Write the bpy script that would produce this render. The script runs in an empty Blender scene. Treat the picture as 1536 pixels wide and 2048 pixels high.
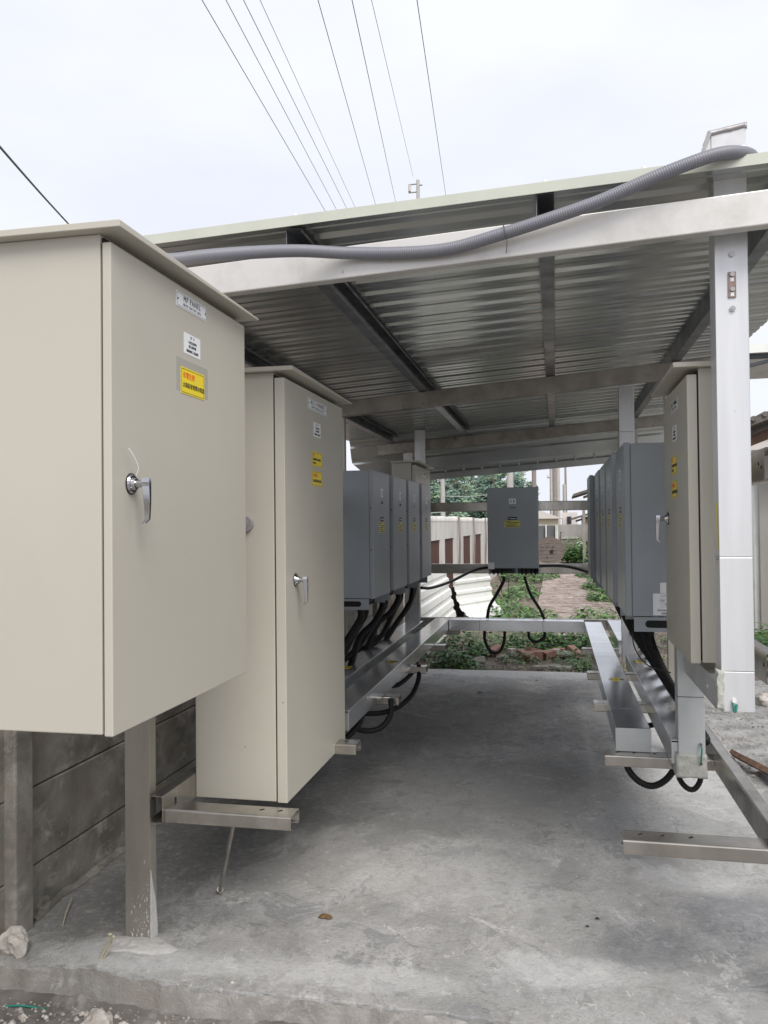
import bpy, bmesh, math, random
from mathutils import Vector, Matrix
import mathutils.noise as mn
R = random.Random(7)
sc = bpy.context.scene
COL = sc.collection
rad = math.radians

# ------------------------------------------------------------------ camera
cam_d = bpy.data.cameras.new('camera'); cam = bpy.data.objects.new('camera', cam_d); COL.objects.link(cam)
YAW, PITCH, ROLL, FPX = 0.2061, 0.0152, -0.00994, 1638.5
fw = Vector((-math.sin(YAW)*math.cos(PITCH), math.cos(YAW)*math.cos(PITCH), math.sin(PITCH)))
r0 = Vector((math.cos(YAW), math.sin(YAW), 0)); u0 = r0.cross(fw)
rr = r0*math.cos(ROLL) + u0*math.sin(ROLL); uu = -r0*math.sin(ROLL) + u0*math.cos(ROLL)
cam.matrix_world = Matrix(((rr.x, uu.x, -fw.x, 0), (rr.y, uu.y, -fw.y, 0), (rr.z, uu.z, -fw.z, 1.55), (0, 0, 0, 1)))
cam_d.sensor_fit = 'VERTICAL'; cam_d.sensor_height = 24.0; cam_d.lens = FPX/2048*24.0
cam_d.clip_start = 0.05; cam_d.clip_end = 900
sc.camera = cam

# ------------------------------------------------------------------ world
SUN_EL, SUN_AZ = rad(52), rad(150)          # azimuth measured from +Y towards +X: behind the camera, to the right
w = bpy.data.worlds.new('World'); sc.world = w; w.use_nodes = True
nt = w.node_tree; nt.nodes.clear()
out = nt.nodes.new('ShaderNodeOutputWorld'); bg = nt.nodes.new('ShaderNodeBackground')
sky = nt.nodes.new('ShaderNodeTexSky'); sky.sky_type = 'NISHITA'; sky.sun_disc = False
sky.sun_elevation = SUN_EL; sky.sun_rotation = SUN_AZ; sky.air_density = 1.2; sky.dust_density = 3
tc = nt.nodes.new('ShaderNodeTexCoord'); mp = nt.nodes.new('ShaderNodeMapping'); mp.inputs['Scale'].default_value = (1, 1, 2.6)
no = nt.nodes.new('ShaderNodeTexNoise'); no.inputs['Scale'].default_value = 2.1; no.inputs['Detail'].default_value = 5; no.inputs['Roughness'].default_value = .5
rp = nt.nodes.new('ShaderNodeValToRGB')
rp.color_ramp.elements[0].position = .35; rp.color_ramp.elements[0].color = (.585, .605, .67, 1)
rp.color_ramp.elements[1].position = .66; rp.color_ramp.elements[1].color = (.675, .69, .735, 1)
sca = nt.nodes.new('ShaderNodeVectorMath'); sca.operation = 'SCALE'; sca.inputs['Scale'].default_value = 10.0
mx = nt.nodes.new('ShaderNodeMix'); mx.data_type = 'RGBA'; mx.inputs[0].default_value = .93
L = nt.links.new
L(tc.outputs['Generated'], mp.inputs[0]); L(mp.outputs[0], no.inputs['Vector']); L(no.outputs['Fac'], rp.inputs[0])
L(rp.outputs[0], sca.inputs[0]); L(sky.outputs[0], mx.inputs[6]); L(sca.outputs[0], mx.inputs[7])
L(mx.outputs[2], bg.inputs['Color']); bg.inputs['Strength'].default_value = 0.1; L(bg.outputs[0], out.inputs[0])
# ------------------------------------------------------------------ sun (through cloud: very soft)
sd = bpy.data.lights.new('sun', 'SUN'); sd.energy = 2.1; sd.angle = rad(35); sd.color = (1, .965, .92)
sun = bpy.data.objects.new('sun', sd); COL.objects.link(sun)
sdir = Vector((math.sin(SUN_AZ)*math.cos(SUN_EL), math.cos(SUN_AZ)*math.cos(SUN_EL), math.sin(SUN_EL)))
sun.rotation_euler = sdir.to_track_quat('Z', 'Y').to_euler(); sun.location = (3, -5, 12)
sc.view_settings.view_transform = 'Standard'; sc.view_settings.look = 'None'
sc.view_settings.exposure = 0.62; sc.view_settings.gamma = 1; sc.view_settings.use_curve_mapping = False
sc.cycles.max_bounces = 8; sc.cycles.diffuse_bounces = 4; sc.cycles.glossy_bounces = 4
sc.cycles.use_denoising = True

# ------------------------------------------------------------------ materials
MATS = {}
def mat(name, col, rough=.5, metal=0., var=.0, vscale=6., col2=None, bump=0., bscale=60., stretch=(1, 1, 1), rvar=0., spec=.5, detail=6, lo=.35, hi=.65, coat=0, specks=None):
    m = bpy.data.materials.new(name); m.use_nodes = True; n = m.node_tree; b = n.nodes['Principled BSDF']; LK = n.links.new
    b.inputs['Roughness'].default_value = rough; b.inputs['Metallic'].default_value = metal
    b.inputs['Specular IOR Level'].default_value = spec
    b.inputs['Coat Weight'].default_value = coat
    c4 = (*col, 1); b.inputs['Base Color'].default_value = c4
    t = n.nodes.new('ShaderNodeTexCoord'); g = n.nodes.new('ShaderNodeNewGeometry')
    mpn = n.nodes.new('ShaderNodeMapping'); mpn.inputs['Scale'].default_value = stretch; LK(g.outputs['Position'], mpn.inputs[0])
    last = None
    if col2 is not None or var:
        nn = n.nodes.new('ShaderNodeTexNoise'); nn.inputs['Scale'].default_value = vscale; nn.inputs['Detail'].default_value = detail; nn.inputs['Roughness'].default_value = .6
        LK(mpn.outputs[0], nn.inputs['Vector'])
        r = n.nodes.new('ShaderNodeValToRGB'); r.color_ramp.elements[0].position = lo; r.color_ramp.elements[1].position = hi
        if col2 is None: col2 = tuple(c*(1-var) for c in col)
        r.color_ramp.elements[0].color = (*col2, 1); r.color_ramp.elements[1].color = c4
        LK(nn.outputs['Fac'], r.inputs[0]); last = r.outputs[0]
        if rvar:
            mr = n.nodes.new('ShaderNodeMapRange'); mr.inputs['To Min'].default_value = rough+rvar; mr.inputs['To Max'].default_value = max(.05, rough-rvar)
            LK(nn.outputs['Fac'], mr.inputs[0]); LK(mr.outputs[0], b.inputs['Roughness'])
    if specks:
        scol, sscale, sthr = specks
        ns = n.nodes.new('ShaderNodeTexNoise'); ns.inputs['Scale'].default_value = sscale; ns.inputs['Detail'].default_value = 3; LK(g.outputs['Position'], ns.inputs['Vector'])
        rs = n.nodes.new('ShaderNodeValToRGB'); rs.color_ramp.elements[0].position = sthr; rs.color_ramp.elements[1].position = sthr+.04
        LK(ns.outputs['Fac'], rs.inputs[0])
        ms = n.nodes.new('ShaderNodeMix'); ms.data_type = 'RGBA'; LK(rs.outputs[0], ms.inputs[0])
        if last: LK(last, ms.inputs[6])
        else: ms.inputs[6].default_value = c4
        ms.inputs[7].default_value = (*scol, 1); last = ms.outputs[2]
    if last: LK(last, b.inputs['Base Color'])
    if bump:
        nb = n.nodes.new('ShaderNodeTexNoise'); nb.inputs['Scale'].default_value = bscale; nb.inputs['Detail'].default_value = 4; LK(mpn.outputs[0], nb.inputs['Vector'])
        bp = n.nodes.new('ShaderNodeBump'); bp.inputs['Strength'].default_value = bump; bp.inputs['Distance'].default_value = .01
        LK(nb.outputs['Fac'], bp.inputs['Height']); LK(bp.outputs[0], b.inputs['Normal'])
    MATS[name] = m; return m

mat('beige_paint', (.49, .463, .395), .42, bump=.05, bscale=400, var=.05, vscale=1.6, stretch=(1, 1, .8), specks=((.2, .17, .13), 30, .765))
mat('beige_dark_gap', (.012, .012, .011), .8)
mat('grey_paint', (.315, .34, .365), .36, bump=.03, bscale=600, var=.08, vscale=3)
mat('grey_paint_dark', (.055, .06, .07), .5)
mat('chrome', (.48, .48, .49), .07, 1.)  # base darkened in place of dark surroundings mirrored in the metal
mat('painted_duct', (.60, .60, .62), .5, .1, var=.1, vscale=20)
mat('screw_steel', (.42, .42, .41), .3, .9)
mat('black_plastic', (.008, .008, .009), .5, spec=.3)
mat('black_rubber', (.016, .016, .017), .5)
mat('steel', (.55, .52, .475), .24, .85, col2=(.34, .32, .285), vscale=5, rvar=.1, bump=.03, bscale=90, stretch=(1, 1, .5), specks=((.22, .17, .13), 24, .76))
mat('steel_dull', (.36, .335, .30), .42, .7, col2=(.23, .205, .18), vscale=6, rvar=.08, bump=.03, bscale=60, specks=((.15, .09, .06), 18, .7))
mat('steel_light', (.62, .60, .575), .38, .35, col2=(.50, .48, .45), vscale=5, lo=.3, hi=.5, bump=.03, bscale=70, specks=((.42, .36, .29), 30, .72))  # paler copy of the steel, light falling on it put into colour
mat('purlin_steel', (.30, .315, .34), .33, .8, col2=(.17, .175, .19), vscale=8, rvar=.1)
mat('post_steel', (.42, .395, .345), .38, .6, col2=(.32, .295, .255), vscale=7, stretch=(1, 1, .3), rvar=.08, bump=.03, bscale=80, specks=((.6, .57, .5), 60, .74))
mat('aluminium', (.70, .72, .745), .17, .8, col2=(.64, .66, .685), vscale=4, stretch=(1, 1, 1), rvar=.06)
mat('aluminium_bright', (.74, .745, .76), .36, .45, col2=(.655, .66, .67), vscale=3, stretch=(5, 5, .4), rvar=.08, specks=((.5, .49, .47), 45, .74))
mat('aluminium_satin', (.56, .58, .58), .45, .35, col2=(.48, .50, .495), vscale=5, rvar=.05)
mat('roof_under', (.56, .575, .555), .25, .8, col2=(.43, .445, .43), vscale=3, stretch=(.4, 3, 1), rvar=.06)
mat('roof_cream', (.54, .55, .475), .4, 0, var=.08, vscale=8)
mat('conduit_grey', (.18, .18, .205), .45, bump=.02, bscale=80)
mat('white_sticker', (.78, .79, .8), .4)
mat('plate_white', (.76, .77, .78), .35)
mat('ink_black', (.02, .02, .02), .5)
mat('ink_grey', (.22, .22, .23), .5)
mat('ink_red', (.75, .12, .03), .5)
mat('yellow_sticker', (.82, .64, .03), .4)
mat('yellow_faded', (.62, .55, .12), .45)
mat('tape_clear', (.40, .385, .34), .2)
mat('mortar_light', (.58, .56, .53), .85, var=.15, vscale=20, bump=.4, bscale=70)
mat('mound_mortar', (.52, .51, .49), .9, col2=(.40, .39, .375), vscale=14, bump=.7, bscale=45)
mat('cement_foam', (.46, .46, .42), .9, var=.15, vscale=30, bump=.5, bscale=60)
mat('tape_grey', (.36, .345, .35), .35, .2, var=.2, vscale=25)
mat('white_plastic', (.75, .75, .73), .35)
mat('green_wire', (.02, .2, .15), .4)
mat('copper_plate', (.33, .24, .21), .4, .5, var=.3, vscale=40)
mat('brick', (.36, .20, .16), .9, col2=(.25, .15, .12), vscale=14, bump=.4, bscale=80)
mat('stone', (.36, .345, .31), .9, col2=(.2, .19, .165), vscale=12, bump=.5, bscale=50)
mat('stone_pale', (.52, .49, .45), .9, col2=(.32, .29, .26), vscale=14, bump=.5, bscale=60)
mat('old_wood', (.20, .165, .145), .85, col2=(.10, .08, .07), vscale=5, stretch=(1, 1, 7), bump=.4, bscale=30)
mat('rot_wood', (.20, .10, .06), .9, col2=(.07, .055, .045), vscale=25, bump=.5, bscale=60)
mat('dry_leaf', (.16, .09, .035), .8, var=.4, vscale=60)
mat('straw', (.46, .42, .31), .8)
mat('white_wall', (.64, .62, .58), .85, col2=(.46, .43, .385), vscale=1.8, stretch=(1, 1, .4), bump=.3, bscale=12, lo=.3, hi=.55)
mat('grey_wall', (.44, .425, .395), .9, col2=(.31, .295, .27), vscale=1.2, stretch=(1, 1, .5), bump=.2, bscale=8)
mat('brown_shutter', (.105, .055, .045), .6, var=.3, vscale=10, stretch=(1, 1, .2))
mat('sheet_white', (.76, .765, .73), .35, 0, col2=(.60, .60, .56), vscale=3, lo=.3, hi=.45)
mat('black_void', (.01, .01, .01), .9)
mat('tile_roof', (.17, .15, .13), .85, var=.4, vscale=9, bump=.4, bscale=20)
mat('rafter_wood', (.10, .055, .035), .8, var=.4, vscale=8)
mat('pole_concrete', (.48, .465, .44), .85, var=.15, vscale=3)
mat('pole_brown', (.30, .255, .235), .85, var=.2, vscale=4)
mat('wire_dark', (.05, .05, .055), .6)
mat('building_pale', (.60, .56, .53), .85, var=.1, vscale=.5)
mat('building_yellow', (.62, .57, .43), .85, var=.12, vscale=.6)
mat('zinc_fence', (.30, .31, .31), .5, .3, var=.25, vscale=4, stretch=(1, 1, .2))
mat('bag_white', (.78, .79, .8), .5)
mat('glass_dark', (.03, .035, .04), .1)
mat('leaf_a', (.07, .175, .045), .45, col2=(.042, .11, .03), vscale=9, spec=.45)
mat('leaf_b', (.15, .27, .065), .45, col2=(.075, .16, .04), vscale=9, spec=.45)
mat('leaf_c', (.19, .23, .05), .55, col2=(.1, .14, .03), vscale=9, spec=.4)
mat('bamboo_a', (.20, .29, .23), .8, col2=(.12, .20, .19), vscale=.5)  # distance haze is mixed into both bamboo leaf colours
mat('bamboo_b', (.28, .38, .22), .8, col2=(.17, .26, .19), vscale=.5)
mat('bark', (.13, .1, .075), .9)
for nm in ('leaf_a', 'leaf_b', 'leaf_c', 'bamboo_a', 'bamboo_b'):
    b = MATS[nm].node_tree.nodes['Principled BSDF']; b.inputs['Transmission Weight'].default_value = 0
    b.inputs['Subsurface Weight'].default_value = 0

def layered_ground(name, base, dark, light, tint, bigscale, bumps):
    """mottled ground: three stacked noise layers and two bump scales"""
    m = bpy.data.materials.new(name); m.use_nodes = True; n = m.node_tree; b = n.nodes['Principled BSDF']; LK = n.links.new
    g = n.nodes.new('ShaderNodeNewGeometry'); P = g.outputs['Position']
    def noise(s, d=6, ro=.6, dist=0., st=(1, 1, 1), off=(0, 0, 0)):
        mp_ = n.nodes.new('ShaderNodeMapping'); mp_.inputs['Scale'].default_value = st; mp_.inputs['Location'].default_value = off; LK(P, mp_.inputs[0])
        q = n.nodes.new('ShaderNodeTexNoise'); q.inputs['Scale'].default_value = s; q.inputs['Detail'].default_value = d; q.inputs['Roughness'].default_value = ro; q.inputs['Distortion'].default_value = dist
        LK(mp_.outputs[0], q.inputs['Vector']); return q.outputs['Fac']
    def ramp(f, a, c):
        q = n.nodes.new('ShaderNodeMapRange'); q.inputs['From Min'].default_value = a; q.inputs['From Max'].default_value = c; LK(f, q.inputs[0]); return q.outputs[0]
    def mix(f, a, c):
        q = n.nodes.new('ShaderNodeMix'); q.data_type = 'RGBA'; LK(f, q.inputs[0])
        for k, v in ((6, a), (7, c)):
            if isinstance(v, tuple): q.inputs[k].default_value = (*v, 1)
            else: LK(v, q.inputs[k])
        return q.outputs[2]
    c1 = mix(ramp(noise(bigscale, 8, .62, .6), .38, .62), dark, base)
    c2 = mix(ramp(noise(bigscale*2.3, 9, .7, .8, (1, .7, 1), (3, 1, 0)), .52, .72), c1, light)
    c3 = mix(ramp(noise(bigscale*1.1, 6, .6, 0, (1, 1, 1), (9, 4, 0)), .55, .7), c2, tint)
    c4 = mix(ramp(noise(bigscale*14, 8, .75, .3, (1, 1, 1), (2, 7, 0)), .60, .74), c3, dark)
    return m, n, b, LK, noise, ramp, mix, c4, P

# slab concrete
m, n, b, LK, noise, ramp, mix, c4, P = layered_ground('slab_concrete', (.60, .59, .575), (.38, .375, .365), (.74, .73, .715), (.46, .475, .485), 1.1, None)
# damp stained zone down the middle of the slab (shape of its own: an old wet patch)
sx = n.nodes.new('ShaderNodeSeparateXYZ'); LK(P, sx.inputs[0])
def mth(op, a, c=None, clamp=False):
    q = n.nodes.new('ShaderNodeMath'); q.operation = op; q.use_clamp = clamp
    for k, v in ((0, a), (1, c)):
        if v is None: continue
        if isinstance(v, (int, float)): q.inputs[k].default_value = v
        else: LK(v, q.inputs[k])
    return q.outputs[0]
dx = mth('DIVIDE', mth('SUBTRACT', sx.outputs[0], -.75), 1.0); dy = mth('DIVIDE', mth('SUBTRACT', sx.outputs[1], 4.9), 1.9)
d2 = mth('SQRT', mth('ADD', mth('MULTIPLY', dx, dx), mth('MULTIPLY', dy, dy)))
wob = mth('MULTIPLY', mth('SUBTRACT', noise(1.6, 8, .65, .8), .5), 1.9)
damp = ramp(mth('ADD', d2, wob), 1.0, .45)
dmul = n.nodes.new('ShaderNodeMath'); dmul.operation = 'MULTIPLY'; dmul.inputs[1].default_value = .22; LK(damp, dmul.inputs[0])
c4 = mix(ramp(noise(7, 10, .78, 1.2, (1, .7, 1), (4, 3, 0)), .50, .60), c4, mix(ramp(noise(40, 6, .7), .4, .6), (.30, .295, .285), (.47, .46, .445)))
c4 = mix(ramp(noise(3.1, 10, .72, 1.0, (1, 1, 1), (7, 7, 0)), .585, .60), c4, (.33, .335, .345))
c4 = mix(ramp(noise(2.6, 10, .75, .7, (1, 1, 1), (17, 2, 0)), .60, .625), c4, (.70, .69, .67))
c4 = mix(ramp(noise(160, 4, .8), .64, .70), c4, (.22, .215, .205))
c4 = mix(ramp(noise(13, 10, .8, .5, (1, .8, 1), (1, 9, 0)), .56, .60), c4, (.36, .355, .34))
c4 = mix(ramp(noise(18, 10, .8, .5, (1, .8, 1), (6, 2, 0)), .58, .62), c4, (.70, .69, .67))
c4 = mix(ramp(noise(55, 8, .85), .48, .60), c4, (.40, .39, .375))
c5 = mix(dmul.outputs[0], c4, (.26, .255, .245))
ys = ramp(noise(1.9, 10, .74, .8, (1, 1, 1), (11, 2, 0)), .62, .66)
c6 = mix(ys, c5, (.46, .45, .43))
cr = noise(5, 9, .8, 1.5, (1, 2.2, 1), (5, 5, 0)); crr = ramp(cr, .505, .5); crk = ramp(cr, .495, .5)
wobA = mth('MULTIPLY', mth('SUBTRACT', noise(3.0, 10, .72, .9, (1, .8, 1), (3, 3, 0)), .5), 2.3)
wobB = mth('MULTIPLY', mth('SUBTRACT', noise(4.2, 10, .75, .6, (1, .8, 1), (8, 1, 0)), .5), 2.3)
grain = noise(24, 9, .82, .4)
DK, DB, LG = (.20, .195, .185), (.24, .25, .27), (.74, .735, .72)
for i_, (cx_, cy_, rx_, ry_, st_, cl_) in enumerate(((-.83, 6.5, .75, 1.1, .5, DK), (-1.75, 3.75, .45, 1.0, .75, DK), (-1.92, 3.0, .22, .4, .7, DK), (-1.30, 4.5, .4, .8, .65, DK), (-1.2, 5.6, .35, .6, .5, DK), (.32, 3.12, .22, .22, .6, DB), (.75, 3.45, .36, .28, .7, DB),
        (-1.05, 2.98, .13, .17, .45, DK), (-.1, 5.2, .5, .35, .35, DK), (.8, 5.9, .35, 1.4, .55, LG), (-.3, 8.6, 2.2, .32, .8, LG), (-.5, 3.65, .5, .45, .35, LG), (.0, 2.92, .28, .12, .6, LG), (-.7, 2.76, .45, .1, .6, LG), (.55, 3.75, .3, .15, .5, LG), (-1.45, 2.70, .4, .1, .65, LG))):  # the ellipse along the far edge paints skylight into the slab colour
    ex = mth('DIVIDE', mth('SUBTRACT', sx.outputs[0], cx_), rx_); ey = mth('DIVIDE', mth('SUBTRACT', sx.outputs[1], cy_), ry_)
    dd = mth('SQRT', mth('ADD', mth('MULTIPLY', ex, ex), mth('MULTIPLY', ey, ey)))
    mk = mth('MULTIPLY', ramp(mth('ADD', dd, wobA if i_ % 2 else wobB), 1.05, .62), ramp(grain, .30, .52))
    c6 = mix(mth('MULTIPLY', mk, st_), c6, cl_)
vo = n.nodes.new('ShaderNodeTexVoronoi'); vo.feature = 'DISTANCE_TO_EDGE'; vo.inputs['Scale'].default_value = .75
vm = n.nodes.new('ShaderNodeVectorMath'); vm.operation = 'ADD'; nv = n.nodes.new('ShaderNodeTexNoise'); nv.inputs['Scale'].default_value = 2.2; nv.inputs['Detail'].default_value = 9; nv.inputs['Roughness'].default_value = .62; LK(P, nv.inputs['Vector'])
vs_ = n.nodes.new('ShaderNodeVectorMath'); vs_.operation = 'SCALE'; vs_.inputs['Scale'].default_value = .9; LK(nv.outputs['Color'], vs_.inputs[0]); LK(P, vm.inputs[0]); LK(vs_.outputs[0], vm.inputs[1]); LK(vm.outputs[0], vo.inputs['Vector'])
crack = mth('MULTIPLY', ramp(vo.outputs['Distance'], .006, .0015), ramp(noise(1.3, 5, .6), .50, .58))
c6 = mix(mth('MULTIPLY', crack, .3), c6, (.10, .097, .09))
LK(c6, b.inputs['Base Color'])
rgh = n.nodes.new('ShaderNodeMapRange'); rgh.inputs['To Min'].default_value = .82; rgh.inputs['To Max'].default_value = .5; LK(damp, rgh.inputs[0]); LK(rgh.outputs[0], b.inputs['Roughness'])
h1 = mth('ADD', mth('MULTIPLY', noise(9, 12, .78, .6, (1, .8, 1)), .9), mth('ADD', mth('MULTIPLY', noise(85, 8, .85), .5), mth('MULTIPLY', noise(28, 9, .8, .4), .45)))
h2 = mth('SUBTRACT', h1, mth('MULTIPLY', crack, .12))
bp = n.nodes.new('ShaderNodeBump'); bp.inputs['Strength'].default_value = .85; bp.inputs['Distance'].default_value = .024; LK(h2, bp.inputs['Height']); LK(bp.outputs[0], b.inputs['Normal'])
MATS['slab_concrete'] = m
# dirt, rubble
for nm, a_, d_, l_, t_, s_ in (('dirt', (.19, .155, .125), (.10, .08, .065), (.30, .26, .215), (.16, .12, .09), 1.3),
                               ('rubble_ground', (.36, .355, .35), (.17, .165, .16), (.50, .50, .50), (.28, .275, .265), 3.4),
                               ('near_ground', (.22, .205, .19), (.12, .11, .1), (.36, .345, .325), (.19, .165, .135), 3.2),
                               ('path_paving', (.36, .30, .265), (.25, .19, .165), (.60, .58, .555), (.32, .24, .205), 3.5),
                               ('precast', (.29, .27, .235), (.15, .14, .12), (.42, .395, .35), (.21, .185, .15), 4.0),
                               ('slab_edge', (.36, .345, .32), (.22, .205, .185), (.55, .54, .52), (.28, .26, .23), 4.5),
                               ('bounce_concrete', (.31, .30, .285), (.25, .24, .23), (.38, .37, .355), (.29, .28, .265), .8)):
    m, n, b, LK, noise, ramp, mix, c4, P = layered_ground(nm, a_, d_, l_, t_, s_, None)
    LK(c4, b.inputs['Base Color']); b.inputs['Roughness'].default_value = .92
    q = n.nodes.new('ShaderNodeBump'); q.inputs['Strength'].default_value = .6 if nm != 'precast' else .3; q.inputs['Distance'].default_value = .02
    LK(noise(30 if nm != 'rubble_ground' else 22, 9, .75), q.inputs['Height']); LK(q.outputs[0], b.inputs['Normal'])
    MATS[nm] = m

# ------------------------------------------------------------------ mesh builder
class MB:
    def __init__(s): s.v = []; s.f = []; s.m = []; s.sm = []
    def add(s, vs, fs, mi=0, smooth=False):
        o = len(s.v); s.v += [tuple(p) for p in vs]
        for f in fs: s.f.append([i+o for i in f]); s.m.append(mi); s.sm.append(smooth)
        return s
    def box(s, x0, x1, y0, y1, z0, z1, mi=0):
        v = [(x0, y0, z0), (x1, y0, z0), (x1, y1, z0), (x0, y1, z0), (x0, y0, z1), (x1, y0, z1), (x1, y1, z1), (x0, y1, z1)]
        return s.add(v, [(0, 3, 2, 1), (4, 5, 6, 7), (0, 1, 5, 4), (1, 2, 6, 5), (2, 3, 7, 6), (3, 0, 4, 7)], mi)
    def hexa(s, v, mi=0):   # 8 corners: bottom 4 then top 4
        return s.add(v, [(0, 3, 2, 1), (4, 5, 6, 7), (0, 1, 5, 4), (1, 2, 6, 5), (2, 3, 7, 6), (3, 0, 4, 7)], mi)
    def cyl(s, p0, p1, r0_, r1_=None, n=16, caps=True, mi=0, smooth=True):
        r1_ = r0_ if r1_ is None else r1_
        p0 = Vector(p0); p1 = Vector(p1); d = (p1-p0).normalized(); a = d.orthogonal().normalized(); c = d.cross(a)
        vs = [p0+(a*math.cos(t)+c*math.sin(t))*r0_ for t in [2*math.pi*i/n for i in range(n)]] + [p1+(a*math.cos(t)+c*math.sin(t))*r1_ for t in [2*math.pi*i/n for i in range(n)]]
        s.add(vs, [(i, (i+1) % n, n+(i+1) % n, n+i) for i in range(n)], mi, smooth)
        if caps:
            s.add(vs[:n], [tuple(range(n))[::-1]], mi); s.add(vs[n:], [tuple(range(n))], mi)
        return s
    def tube(s, pts, r, n=10, ridge=0, pitch=.009, step=.02, mi=0, closed=False):
        P = catmull(pts, step if not ridge else pitch/4)
        k = len(P); up = None; rings = []
        for i, p in enumerate(P):
            t = (P[min(i+1, k-1)]-P[max(i-1, 0)]).normalized()
            a = t.orthogonal().normalized() if up is None else (up - t*up.dot(t)).normalized()
            up = a; c = t.cross(a)
            rr_ = r*(1-ridge*(1, .35, 0, .35)[i % 4]) if ridge else (r(i/(k-1)) if callable(r) else r)
            rings.append([p+(a*math.cos(2*math.pi*j/n)+c*math.sin(2*math.pi*j/n))*rr_ for j in range(n)])
        vs = [q for g in rings for q in g]
        fs = [(i*n+j, i*n+(j+1) % n, (i+1)*n+(j+1) % n, (i+1)*n+j) for i in range(k-1) for j in range(n)]
        s.add(vs, fs, mi, True); s.add(rings[0], [tuple(range(n))[::-1]], mi); s.add(rings[-1], [tuple(range(n))], mi)
        return s
    def extrude(s, loop, vec, place, mi=0):
        """loop: 2D outline, place(u,v,t)->3D"""
        k = len(loop); vs = [place(u, v, 0) for u, v in loop]+[place(u, v, vec) for u, v in loop]
        s.add(vs, [(i, (i+1) % k, k+(i+1) % k, k+i) for i in range(k)], mi)
        s.add(vs[:k], [tuple(range(k))[::-1]], mi); s.add(vs[k:], [tuple(range(k))], mi)
        return s
    def obj(s, name, mats, parent=None, bevel=0, seg=2, solid=0, recalc=True):
        if isinstance(mats, str): mats = [mats]
        me = bpy.data.meshes.new(name); off = Vector(parent_world(parent)) if parent else Vector((0, 0, 0))
        o = bpy.data.objects.new(name, me)
        if parent:
            vs = [Vector(v)-off for v in s.v]
        else:
            xs = [v[0] for v in s.v]; ysl = [v[1] for v in s.v]; zs = [v[2] for v in s.v]
            base = Vector(((min(xs)+max(xs))/2, (min(ysl)+max(ysl))/2, min(zs)))
            vs = [Vector(v)-base for v in s.v]; o.location = base
        me.from_pydata(vs, [], s.f); me.polygons.foreach_set('material_index', s.m); me.polygons.foreach_set('use_smooth', s.sm)
        if recalc:
            bm = bmesh.new(); bm.from_mesh(me); bmesh.ops.recalc_face_normals(bm, faces=bm.faces); bm.to_mesh(me); bm.free()
        for mm in mats: me.materials.append(MATS[mm])
        COL.objects.link(o)
        if parent: o.parent = parent
        if bevel:
            md = o.modifiers.new('bevel', 'BEVEL'); md.width = bevel; md.segments = seg; md.limit_method = 'ANGLE'; md.angle_limit = rad(40)
        if solid:
            md = o.modifiers.new('solid', 'SOLIDIFY'); md.thickness = solid; md.offset = 0
        return o
def parent_world(p):
    v = Vector((0, 0, 0))
    while p is not None: v = v+p.location; p = p.parent
    return v
def catmull(pts, step):
    P = [Vector(p) for p in pts]
    if len(P) == 2: P = [P[0], (P[0]+P[1])/2, P[1]]
    E = [P[0]*2-P[1]]+P+[P[-1]*2-P[-2]]; out_ = []
    for i in range(1, len(E)-2):
        a, b_, c, d = E[i-1:i+3]; L_ = (c-b_).length; k = max(2, int(L_/step))
        for j in range(k):
            t = j/k; out_.append(.5*((2*b_)+(c-a)*t+(2*a-5*b_+4*c-d)*t*t+(3*b_-a-3*c+d)*t**3))
    out_.append(P[-1]); return out_
def tag(o, label, cat, group=None, kind=None):
    if label: o['label'] = label
    if cat: o['category'] = cat
    if group: o['group'] = group
    if kind: o['kind'] = kind
    return o
def thing(name, label, cat, loc=(0, 0, 0), group=None):
    o = bpy.data.objects.new(name, None); o.location = loc; o.empty_display_size = .1; COL.objects.link(o); return tag(o, label, cat, group)
def children(o): return [c for c in ALLKIDS(o)]
def ALLKIDS(o): return list(o.children)
def copy_tree(o, parent=None):
    c = o.copy(); COL.objects.link(c); c.parent = parent
    for ch in ALLKIDS(o): copy_tree(ch, c)
    return c

def c_loop(web, fl, lip, t, r=.004):
    """C outline: web along v (height), flanges along +u, lips. returns closed thin loop"""
    h = web/2
    o_ = [(fl, h-lip), (fl, h), (0, h), (0, -h), (fl, -h), (fl, -h+lip)]
    # chamfer outer corners
    def ch(a, b_, c, r):
        a, b_, c = Vector(a), Vector(b_), Vector(c)
        return [b_+(a-b_).normalized()*r, b_+((a-b_).normalized()+(c-b_).normalized())*r*.3, b_+(c-b_).normalized()*r]
    outer = [Vector(o_[0])]
    for i in range(1, 5): outer += ch(o_[i-1], o_[i], o_[i+1], r)
    outer.append(Vector(o_[5]))
    i_ = [(fl-t, h-lip), (fl-t, h-t), (t, h-t), (t, -h+t), (fl-t, -h+t), (fl-t, -h+lip)]
    inner = [Vector(i_[0])]
    for i in range(1, 5): inner += ch(i_[i-1], i_[i], i_[i+1], r*.5)
    inner.append(Vector(i_[5]))
    return [(p.x, p.y) for p in outer]+[(p.x, p.y) for p in inner[::-1]]
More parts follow.
